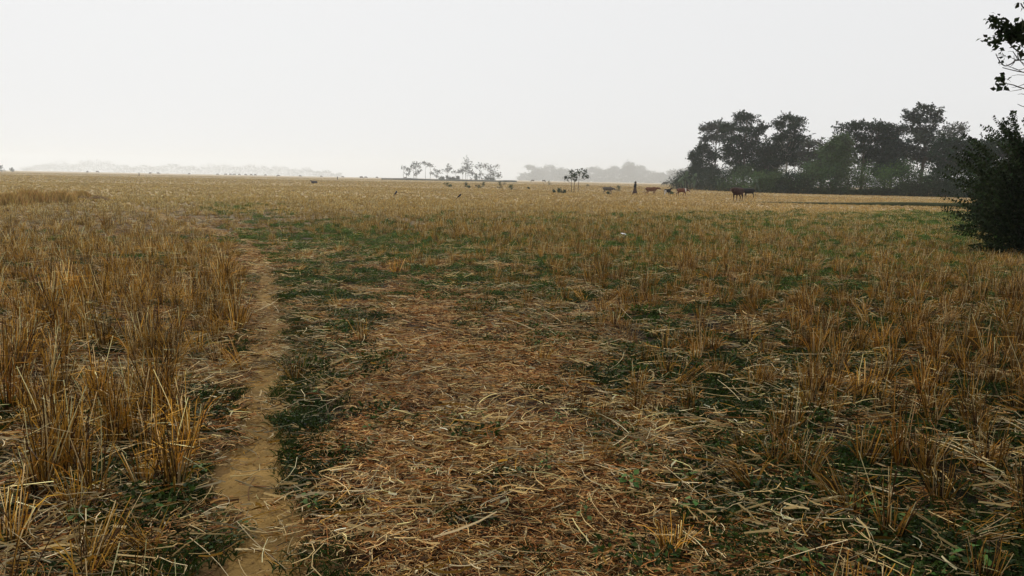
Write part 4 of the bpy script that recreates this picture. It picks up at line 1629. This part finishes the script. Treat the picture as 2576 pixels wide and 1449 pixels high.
def skin(name, g, voxel, colour, mat, smooth=4):
    me = g.mesh(name + '_raw')
    o = link(bpy.data.objects.new(name, me))
    md = o.modifiers.new('r', 'REMESH')
    md.mode = 'VOXEL'
    md.voxel_size = voxel
    sm = o.modifiers.new('s', 'SMOOTH')
    sm.iterations = smooth
    sm.factor = .5
    bpy.context.view_layer.update()
    dg = bpy.context.evaluated_depsgraph_get()
    m2 = bpy.data.meshes.new_from_object(o.evaluated_get(dg))
    bpy.data.objects.remove(o)
    bpy.data.meshes.remove(me)
    for a in list(m2.attributes):
        if a.name == 'Col':
            m2.attributes.remove(a)
    V = np.empty(len(m2.vertices) * 3, np.float32)
    m2.vertices.foreach_get('co', V)
    V = V.reshape(-1, 3)
    C = colour(V)
    at_ = m2.attributes.new('Col', 'FLOAT_COLOR', 'POINT')
    at_.data.foreach_set('color', np.hstack([C, np.ones((len(C), 1))]).ravel().astype(np.float32))
    m2.materials.clear()
    m2.materials.append(mat)
    m2.polygons.foreach_set('use_smooth', np.ones(len(m2.polygons), bool))
    m2.name = name
    return m2


def cow_geo(head='level', gait=0.0, heavy=.9, grazing=False):
    g = Geo()
    # trunk: deep chest narrowing to the belly
    capsule(g, (-.62, 0, 1.08), (-.15, 0, 1.02), .27, .33, .82)
    capsule(g, (-.15, 0, 1.02), (.42, 0, 1.02), .33, .31, .80)
    capsule(g, (-.60, 0, 1.22), (.30, 0, 1.24), .12, .12, .8)       # back line
    if heavy > 1:
        capsule(g, (-.38, 0, .95), (.32, 0, .93), .30, .32, 1.1)
        capsule(g, (-.6, 0, 1.06), (.5, 0, 1.07), .32, .36, 1.1)
        capsule(g, (.5, 0, 1.1), (.9, 0, 1.2), .28, .19, .9)
    capsule(g, (.35, 0, 1.30), (.50, 0, 1.28), .11, .12, .7)        # withers
    capsule(g, (.50, 0, .92), (.62, 0, .98), .22, .18, .8)           # brisket
    capsule(g, (-.72, 0, 1.15), (-.78, 0, 1.12), .16, .14, 1.1)      # rump
    if grazing:
        nk, hd, mz = (.95, 0, .75), (1.12, 0, .42), (1.2, 0, .12)
    elif head == 'low':
        nk, hd, mz = (.92, 0, 1.08), (1.12, 0, 1.02), (1.36, 0, .80)
    elif head == 'level':
        nk, hd, mz = (.92, 0, 1.22), (1.15, 0, 1.22), (1.47, 0, 1.08)
    else:
        nk, hd, mz = (.82, 0, 1.38), (.98, 0, 1.52), (1.26, 0, 1.36)
    capsule(g, (.50, 0, 1.12), nk, .22, .14, .65)
    capsule(g, nk, hd, .14, .125, .75)
    capsule(g, hd, mz, .115, .072, .85)
    capsule(g, (.62, 0, .92), ((nk[0] + .55) / 2 + .1, 0, nk[2] - .2), .06, .05, .5)   # dewlap
    G = gait
    for s, f, h in ((-1, G, -G), (1, -G, G)):
        # front leg
        capsule(g, (.42, s * .15, 1.0), (.44 + .25 * f, s * .16, .66), .15, .085)
        capsule(g, (.44 + .25 * f, s * .16, .66), (.45 + .55 * f, s * .15, .40), .08, .055)
        capsule(g, (.45 + .55 * f, s * .15, .40), (.44 + .75 * f, s * .15, .10), .045, .036)
        capsule(g, (.44 + .75 * f, s * .15, .09), (.48 + .78 * f, s * .15, .035), .045, .05)
        # hind leg: stifle forward, hock back
        capsule(g, (-.66, s * .14, 1.02), (-.50 + .2 * h, s * .18, .74), .20, .12, .8)
        capsule(g, (-.50 + .2 * h, s * .18, .74), (-.74 + .5 * h, s * .16, .46), .10, .055)
        capsule(g, (-.74 + .5 * h, s * .16, .46), (-.68 + .72 * h, s * .16, .10), .048, .036)
        capsule(g, (-.68 + .72 * h, s * .16, .09), (-.64 + .75 * h, s * .16, .035), .045, .05)
        # ears
        capsule(g, (hd[0] - .02, s * .08, hd[2] + .07), (hd[0] - .10, s * .24, hd[2] + .06), .035, .03, .6)
    return g, np.array(hd), np.array(mz)


def cow(label, loc, rz, scale, colour, head='level', gait=.25, tail='down', horns=True, group=None, voxel=.03, tailcol=(.05, .03, .02), heavy=.9):
    root = empty('cow', loc, rz)
    root.scale = (scale,) * 3
    tag(root, label, 'cow', group)
    g, hd, mz = cow_geo(head, gait, heavy)
    hide = obj('body', skin('cow_body', g, voxel, colour, M_HIDE), root)
    tg = Geo()
    if tail == 'up':
        P = [(-.85, 0, 1.22), (-1.05, 0, 1.30), (-1.22, .02, 1.28), (-1.36, .02, 1.36)]
    elif tail == 'swing':
        P = [(-.86, 0, 1.20), (-1.0, 0, 1.0), (-1.08, 0, .7), (-1.22, 0, .45)]
    else:
        P = [(-.86, 0, 1.20), (-.96, 0, 1.0), (-.97, .02, .7), (-.95, .03, .42)]
    tg.add(*tube(P, [.035, .025, .02, .045], tailcol, 8))
    obj('tail', tg.mesh('tail', M_HIDE, True), root)
    if horns:
        for s in (-1, 1):
            hg = Geo()
            a = hd + np.array([.0, s * .07, .1])
            hg.add(*tube([a, a + [.02, s * .08, .05], a + [.06, s * .10, .15]], [.022, .017, .004], (.25, .22, .16), 7))
            obj('horn', hg.mesh('horn', M_HIDE, True), root)
    return root


def colour_fn(base, legs=None, belly=None, patch=None, patch_col=(.6, .56, .5), face=None, hoof=(.03, .025, .02)):
    base = np.array(base, float)

    def f(V):
        n = fbm(V[:, 0] * 3 + V[:, 2] * 2, V[:, 1] * 3 + V[:, 2] * 3 + 7, 3)[:, None]
        C = base * (.8 + .4 * n)
        z = V[:, 2:3]
        if legs is not None:
            k = np.clip((.62 - z) / .2, 0, 1)
            C = C * (1 - k) + np.array(legs) * k
        if belly is not None:
            k = np.clip((.85 - z) / .1, 0, 1) * np.clip((z - .5) / .1, 0, 1)
            C = C * (1 - k) + np.array(belly) * k
        if patch is not None:
            k = patch(V)[:, None]
            C = C * (1 - k) + np.array(patch_col) * k
        if face is not None:
            k = (np.clip((V[:, 0:1] - face[0]) / .06, 0, 1))
            C = C * (1 - k) + np.array(face[1]) * k
        k = (z < .08)
        return np.where(k, np.array(hoof), C)
    return f


def stand(u, vfoot):
    p = ground(u, vfoot)
    return (p[0], p[1], 0)


# facing angles: 0 looks towards +x (right in the photo), pi towards the left
cow('grey-brown cow with raised tail walking right, farthest left of the herd', stand(1529, 490), .05, .72,
    colour_fn((.10, .085, .07), legs=(.26, .22, .17), belly=(.2, .17, .13)), head='low', gait=.22, tail='up', group='cattle crossing the field')
cow('reddish tan cow with pale belly walking right behind the herder', stand(1638, 493), .03, .78,
    colour_fn((.13, .056, .028), legs=(.22, .15, .10), belly=(.24, .15, .10)), head='level', gait=-.3, tail='swing', group='cattle crossing the field')
cow('small black and white calf between the two reddish cows', stand(1679, 493), .5, .62,
    colour_fn((.014, .013, .013), legs=(.03, .03, .03), patch=lambda V: ((V[:, 0] < -.55) & (V[:, 2] < 1.12)) * 1.0, patch_col=(.55, .53, .5)), head='high', gait=.12, horns=False,
    group='cattle crossing the field', tailcol=(.02, .02, .02))
cow('reddish cow with white shoulder and white forehead, rightmost of the walking herd', stand(1715, 494), -.12, .72,
    colour_fn((.12, .042, .022), legs=(.13, .08, .055), patch=lambda V: (((np.abs(V[:, 0] - .62 + (V[:, 2] - 1.0) * .2) < .10) & (V[:, 2] > .75)) | ((V[:, 0] > 1.0) & (np.abs(V[:, 1]) < .05) & (V[:, 2] > .85))) * 1.0,
              patch_col=(.60, .55, .5)), head='low', gait=.3, group='cattle crossing the field')
cow('large dark red-brown cow turned towards the camera, nearest of the cattle', stand(1855, 506), math.pi + .75, .92,
    colour_fn((.030, .009, .005), legs=(.02, .012, .010), face=(1.3, (.10, .06, .05))), head='level', gait=.10, group='pair of dark cattle', tailcol=(.02, .01, .01), heavy=1.15)
cow('black cow standing behind the dark red-brown one, tail to the right', stand(1883, 498), math.pi - .12, .82,
    colour_fn((.012, .010, .010)), head='level', gait=.08, group='pair of dark cattle', tailcol=(.012, .01, .01), heavy=1.1)

# grazing cattle, tiny on the horizon
g_, hd_, mz_ = cow_geo(grazing=True, gait=.12)
FARCOW = skin('far_cow_body', g_, .06, colour_fn((.07, .055, .05)), M_HIDE, 2)
g_ = Geo()
capsule(g_, (-.55, 0, .35), (.3, 0, .38), .34, .36, 1.0)
capsule(g_, (.3, 0, .45), (.75, 0, .7), .2, .13, .7)
capsule(g_, (.75, 0, .72), (1.05, 0, .6), .12, .08, .8)
capsule(g_, (.4, .2, .12), (.75, .25, .08), .08, .05)
capsule(g_, (-.5, .25, .15), (-.2, .4, .08), .12, .05)
for s in (-1, 1):
    capsule(g_, (.72, s * .06, .8), (.66, s * .2, .86), .035, .02)
LYING = skin('lying_cow_body', g_, .05, colour_fn((.06, .05, .045), hoof=(.05, .04, .04)), M_HIDE, 2)
_fc = [(220, 4.0), (245, 3.2), (378, 4.0), (398, 3.6), (476, 3.4), (547, 3.4), (568, 3.0), (580, 2.8), (590, 3.0), (602, 2.8), (618, 3.0), (632, 3.2), (642, 3.0), (668, 2.8), (755, 3.4), (808, 3.4), (862, 3.4), (909, 5.5), (920, 4.2),
       (948, 3.6), (1020, 3.2), (1340, 5.0), (1368, 5.4), (1673, 9.0), (700, 3.4)]
for i, (u, off) in enumerate(sorted(_fc)):
    v = horizon(u) + off * .8 + 1.2
    p = ground(u, v)
    o = obj('distant_cow', FARCOW)
    o.location = (p[0], p[1], 0)
    k = 1.55 if off > 3.3 else 1.9
    o.rotation_euler = (0, 0, random.choice([0, math.pi]) + random.uniform(-.5, .5))
    o.scale = (k, k, k)
    nm = 'left of centre' if u < 960 else 'right of the umbrella trees'
    tag(o, 'tiny dark grazing cow on the horizon, %s from the left of the far cattle' % ORD[i], 'cow', 'distant cattle on the horizon ' + nm)
o = obj('lying_cow', LYING)
p = ground(790, 462)
o.location = (p[0], p[1], 0)
o.scale = (.85, .85, .85)
o.rotation_euler = (0, 0, math.pi)
tag(o, 'grey-brown cow lying in the stubble left of centre, head to the left', 'cow')


# ------------------------------------------------------------------ people
def hand(g, wr, d, side, k=1.0):
    """palm, four bent fingers, thumb; d points along the hand"""
    d = norm(np.array(d, float))
    s = norm(np.cross(d, np.array(side, float)))
    n = norm(np.cross(s, d))
    capsule(g, wr, wr + d * .06 * k, .022 * k, .032 * k, .55, 10)
    for i, L in enumerate((.052, .062, .058, .045)):
        b = wr + d * .085 * k + s * (i - 1.5) * .019 * k
        m = b + d * L * .55 * k + n * .008
        e = m + (d * .5 + n * .9) * L * .45 * k
        capsule(g, b, m, .0095 * k, .009 * k, 1, 8)
        capsule(g, m, e, .009 * k, .0075 * k, 1, 8)
    t0 = wr + d * .03 * k - s * .028 * k
    t1 = t0 + (d * .6 - s * .5 + n * .3) * .04 * k
    capsule(g, t0, t1, .012 * k, .010 * k, 1, 8)
    capsule(g, t1, t1 + (d * .7 + n * .5) * .03 * k, .010 * k, .008 * k, 1, 8)


def herder(loc, rz):
    root = empty('person', loc, rz)      # faces +x
    root.scale = (.99,) * 3
    tag(root, 'person in dark shirt, headcloth and checked sarong walking with a long stick', 'person')
    g = Geo()
    capsule(g, (.0, 0, .95), (.01, 0, 1.12), .145, .135, 1.15)
    capsule(g, (.01, 0, 1.12), (.02, 0, 1.33), .135, .15, 1.25)
    capsule(g, (.02, -.13, 1.38), (.02, .13, 1.38), .07, .07)
    capsule(g, (.02, 0, 1.40), (.04, 0, 1.50), .055, .05)
    # head with face
    capsule(g, (.045, 0, 1.60), (.055, 0, 1.54), .095, .075, .85)
    capsule(g, (.10, 0, 1.52), (.115, 0, 1.50), .04, .035, .9)
    capsule(g, (.135, 0, 1.585), (.155, 0, 1.555), .012, .016)       # nose
    capsule(g, (.128, 0, 1.525), (.135, 0, 1.523), .018, .014, 1.4)   # mouth
    for s in (-1, 1):
        capsule(g, (.03, s * .085, 1.585), (.03, s * .092, 1.55), .018, .014)
        capsule(g, (.118, s * .03, 1.605), (.125, s * .03, 1.6), .018, .014)   # brow
    # arms: both reach back and down to the stick held behind at the waist
    for s, wrx in ((1, -.10), (-1, -.16)):
        sh = np.array([.02, s * .19, 1.37])
        el = np.array([-.10, s * .25, 1.10])
        wr = np.array([.02 if s > 0 else -.06, s * .20, .93])
        capsule(g, sh, el, .058, .045)
        capsule(g, el, wr, .043, .03)
        hand(g, wr, (.25, 0, -1), (1, 0, 0))
    # legs mid-stride
    for s, f in ((1, .30), (-1, -.34)):
        hp = np.array([0, s * .09, .92])
        kn = np.array([f * .55 + .06, s * .09, .50])
        an = np.array([f, s * .09, .09 + (.04 if f < 0 else 0)])
        capsule(g, hp, kn, .095, .06)
        capsule(g, kn, an, .058, .036)
        capsule(g, an + [-.03, 0, -.04], an + [.15, 0, -.055 if f > 0 else -.09], .035, .026, 1.2)
    dark = np.array([.02, .02, .022])
    skinc = np.array([.09, .045, .028])

    def col(V):
        C = np.tile(skinc, (len(V), 1))
        eye = (V[:, 0] > .12) & (np.abs(np.abs(V[:, 1]) - .03) < .012) & (np.abs(V[:, 2] - 1.585) < .008)
        C[eye] = .012
        return C
    obj('body', skin('person_body', g, .0075, col, M_HIDE, 3), root)
    # shirt following the trunk and sleeves
    g = Geo()
    capsule(g, (.0, 0, 1.0), (.01, 0, 1.15), .16, .155, 1.18)
    capsule(g, (.01, 0, 1.12), (.02, 0, 1.33), .15, .165, 1.25)
    capsule(g, (.02, -.13, 1.38), (.02, .13, 1.38), .085, .085)
    for s in (1, -1):
        sh = np.array([.02, s * .19, 1.37])
        el = np.array([-.10, s * .25, 1.10])
        wr = np.array([.0 if s > 0 else -.07, s * .21, .98])
        capsule(g, sh, el, .073, .06)
        capsule(g, el, wr, .058, .046)
    obj('shirt', skin('shirt', g, .015, lambda V: np.tile([.018, .022, .026], (len(V), 1)), M_CLOTH, 3), root)
    # sarong: a cloth tube opened by the stride
    K, n = 12, 40
    t = np.linspace(0, 1, K)[:, None]
    a = np.linspace(0, 2 * math.pi, n, endpoint=False)[None]
    rx = .15 + .12 * t ** 1.2
    ry = .18 + .05 * t
    fold = 1 + .06 * np.sin(a * 9 + t * 2) * t
    cx = -.02 * t - .05 * t ** 2
    X = cx + rx * np.cos(a) * fold
    Y = ry * np.sin(a) * fold
    Z = 1.02 - t * (.78) + .10 * t * np.clip(-np.cos(a), 0, 1) * 0 + .05 * t * np.cos(a)
    V = np.stack([X + 0 * a, Y, Z + 0 * a], -1).reshape(-1, 3)
    idx = np.arange(K * n).reshape(K, n)
    r_ = np.roll(idx, -1, 1)
    F = np.stack([idx[:-1], idx[1:], r_[1:], r_[:-1]], -1).reshape(-1, 4)
    chk = (((np.floor(V[:, 2] * 18) + np.floor(np.arctan2(V[:, 1], V[:, 0]) * 6)) % 2) * .4 + .8)[:, None]
    g = Geo()
    g.add(V, F, np.array([.075, .05, .042]) * chk)
    obj('sarong', g.mesh('sarong', M_CLOTH, True), root)
    g = Geo()
    capsule(g, (.03, -.02, 1.655), (.03, .02, 1.655), .10, .10, 1.0)
    capsule(g, (-.05, -.05, 1.62), (.11, -.03, 1.645), .055, .05)
    capsule(g, (-.05, .05, 1.62), (.11, .03, 1.645), .055, .05)
    capsule(g, (-.07, 0, 1.60), (-.15, 0, 1.46), .04, .028)
    obj('headcloth', skin('headcloth', g, .012, lambda V: np.tile([.03, .025, .025], (len(V), 1)), M_CLOTH, 2), root)
    return root


ph = stand(1597, 491)
herder(ph, .08)
g = Geo()
g.add(*tube([(-1.75, -.13, .86), (-.8, -.14, .90), (0, -.15, .90), (1.0, -.14, .90), (1.55, -.13, .90)], [.016, .018, .018, .015, .012], (.20, .15, .09), 8))
st = obj('walking_stick', g.mesh('walking_stick', M_BARK, True))
st.location = ph
st.rotation_euler = (0, 0, .08)
tag(st, 'long thin stick held level in the hands of the person with the sarong', 'stick')


def far_person():
    g = Geo()
    capsule(g, (0, 0, .92), (0, 0, 1.35), .14, .17, 1.2)
    capsule(g, (0, 0, 1.42), (.01, 0, 1.5), .05, .05)
    capsule(g, (.01, 0, 1.60), (.02, 0, 1.54), .095, .08, .85)
    capsule(g, (.11, 0, 1.58), (.12, 0, 1.56), .015, .015)
    for s in (-1, 1):
        capsule(g, (0, s * .19, 1.38), (.0, s * .24, 1.08), .06, .045)
        capsule(g, (0, s * .24, 1.08), (.08, s * .23, .84), .042, .03)
        hand(g, np.array([.08, s * .23, .84]), (.2, 0, -1), (1, 0, 0), 1.1)
        capsule(g, (0, s * .09, .92), (.04 * s, s * .1, .5), .1, .065)
        capsule(g, (.04 * s, s * .1, .5), (.10 * s, s * .1, .09), .06, .04)
        capsule(g, (.10 * s - .02, s * .1, .05), (.10 * s + .14, s * .1, .035), .036, .028)

    def col(V):
        C = np.tile([.03, .032, .04], (len(V), 1))
        C[(V[:, 2] > 1.45)] = (.08, .045, .03)
        C[(V[:, 2] < .5)] = (.09, .05, .035)
        C[(V[:, 2] < .86) & (np.abs(V[:, 1]) > .19)] = (.09, .05, .035)
        return C
    return skin('far_person_body', g, .010, col, M_CLOTH, 2)


FP = far_person()
for u, off, rz, lab in [(350, 10, 0, 'tiny standing person far out in the field left of the lone far cattle'), (697, 5.6, 0, 'tiny person with a bundle on the shoulder on the horizon left of centre'),
                        (849, 10, 1, 'tiny person standing below the horizon left of the umbrella trees'), (1033, 6.8, 0, 'dark tiny person at the left foot of the umbrella trees')]:
    p = ground(u, horizon(u) + off)
    o = obj('person', FP)
    o.location = (p[0], p[1], 0)
    o.rotation_euler = (0, 0, rz)
    tag(o, lab, 'person')
p = ground(697, horizon(697) + 5.6)
g = Geo()
capsule(g, (-.2, .1, 1.62), (2.2, .1, 1.66), .16, .22)
o = obj('straw_bundle', skin('straw_bundle', g, .05, lambda V: np.tile([.09, .08, .06], (len(V), 1)), M_CLOTH, 2))
o.location = (p[0], p[1], 0)
tag(o, 'long bundle carried on the shoulder of the tiny horizon person', 'bundle')


# ------------------------------------------------------------------ birds, litter
def bird(u, v, zoff, size, rz, col, label, name='perched_bird'):
    p = ground(u, v)
    root = empty(name, (p[0], p[1], zoff), rz)
    root.scale = (size,) * 3
    tag(root, label, 'bird')
    g = Geo()
    capsule(g, (-.06, 0, .0), (.03, 0, .07), .038, .048, .9)
    capsule(g, (.04, 0, .09), (.055, 0, .115), .035, .034)
    capsule(g, (-.03, .03, .03), (-.10, .02, -.03), .026, .012, .6)
    capsule(g, (-.03, -.03, .03), (-.10, -.02, -.03), .026, .012, .6)
    obj('body', skin('bird_body', g, .008, lambda V: np.tile(col, (len(V), 1)), M_FEATHER, 2), root)
    g = Geo()
    g.add(*tube([(.082, 0, .118), (.12, 0, .112)], [.009, .002], (.03, .025, .02), 6))
    obj('beak', g.mesh('beak', M_FEATHER, True), root)
    g = Geo()
    for s in (-1, 1):
        capsule(g, (-.08, s * .006, -.03), (-.22, s * .03, -.13), .016, .012, .4, 8)
    obj('tail', skin('bird_tail', g, .008, lambda V: np.tile(col, (len(V), 1)), M_FEATHER, 1), root)
    g = Geo()
    for s in (-1, 1):
        g.add(*tube([(0, s * .015, 0), (.01, s * .015, -.07)], [.004, .003], (.02, .02, .02), 5))
    obj('legs', g.mesh('legs', M_FEATHER, True), root)
    return root


bird(996, 496, .28, 1.7, 1.2, (.008, .008, .009), 'black bird perched on stubble left of centre below the umbrella trees')
bird(1156, 504, .28, 1.5, .5, (.008, .008, .009), 'black bird perched on stubble right of the other black bird')
bird(1181, 476, .25, 1.8, .5, (.012, .012, .012), 'smallest black bird near the far scrub plants')


def egret(u, v, dist):
    w = at(u, v, dist)
    root = empty('flying_egret', tuple(w), .3)
    tag(root, 'white bird flying before the dark grove', 'bird')
    g = Geo()
    capsule(g, (-.16, 0, 0), (.14, 0, .02), .05, .06)
    capsule(g, (.14, 0, .02), (.28, 0, .08), .035, .035)
    capsule(g, (.28, 0, .08), (.46, 0, .06), .02, .005)
    obj('body', skin('egret_body', g, .015, lambda V: np.tile([.75, .75, .73], (len(V), 1)), M_FEATHER, 2), root)
    for s in (-1, 1):
        P = np.array([(.10, 0, .03), (.12, s * .28, .20), (.06, s * .62, .12)])
        Q = np.array([(-.10, 0, .02), (-.08, s * .30, .17), (-.02, s * .55, .10)])
        V = np.concatenate([P, Q, P + [0, 0, .015], Q + [0, 0, .015]])
        F = [[0, 1, 4, 3], [1, 2, 5, 4], [6, 9, 10, 7], [7, 10, 11, 8], [0, 6, 7, 1], [1, 7, 8, 2], [3, 4, 10, 9], [4, 5, 11, 10], [2, 8, 11, 5]]
        g = Geo()
        g.add(V, F, np.array([.75, .75, .73]))
        obj('wing', g.mesh('wing', M_FEATHER, True), root)


egret(2081, 457, 140)


def scrap(u, v, size, label):
    p = ground(u, v)
    n = 9
    X, Y = np.meshgrid(np.linspace(-.5, .5, n), np.linspace(-.35, .35, n))
    Z = .22 * vnoise(X * 5 + u, Y * 5) + .04
    ed = fbm(X * 3 + 8, Y * 3 + u) * .2
    V = np.stack([X + ed, Y - ed, Z], -1).reshape(-1, 3) * size
    idx = np.arange(n * n).reshape(n, n)
    F = np.stack([idx[:-1, :-1], idx[:-1, 1:], idx[1:, 1:], idx[1:, :-1]], -1).reshape(-1, 4)
    g = Geo()
    g.add(V, F, np.array([.75, .75, .74]))
    o = obj('plastic_scrap', g.mesh('plastic_scrap', M_CLOTH, True))
    sl = o.modifiers.new('thick', 'SOLIDIFY')
    sl.thickness = .003
    o.location = (p[0], p[1], .1)
    o.rotation_euler = (.2, .1, .5)
    tag(o, label, 'litter')


scrap(1566, 598, .14, 'crumpled white plastic scrap in the weeds right of centre')

# ------------------------------------------------------------------ haze: one even box round everything
HZ = (-4600.0, 4600.0, -4600.0, 4600.0, -1.0, 84.0)
x0, x1, y0, y1, z0, z1 = HZ
V = [(x, y, z) for z in (z0, z1) for (x, y) in ((x0, y0), (x1, y0), (x1, y1), (x0, y1))]
F = [(3, 2, 1, 0), (4, 5, 6, 7), (0, 1, 5, 4), (1, 2, 6, 5), (2, 3, 7, 6), (3, 0, 4, 7)]
hm = bpy.data.meshes.new('haze')
hm.from_pydata(V, [], F)
mat = bpy.data.materials.new('haze air')
mat.use_nodes = True
t = mat.node_tree
for nn in list(t.nodes):
    t.nodes.remove(nn)
mo = t.nodes.new('ShaderNodeOutputMaterial')
pv = t.nodes.new('ShaderNodeVolumePrincipled')
pv.inputs['Color'].default_value = (.955, .985, 1.0, 1)
pv.inputs['Density'].default_value = .00031
pv.inputs['Anisotropy'].default_value = .6
t.links.new(pv.outputs[0], mo.inputs['Volume'])
hm.materials.append(mat)
ho = obj('haze', hm)
ho['kind'] = 'stuff'
ho['label'] = 'pale morning haze over the whole field'
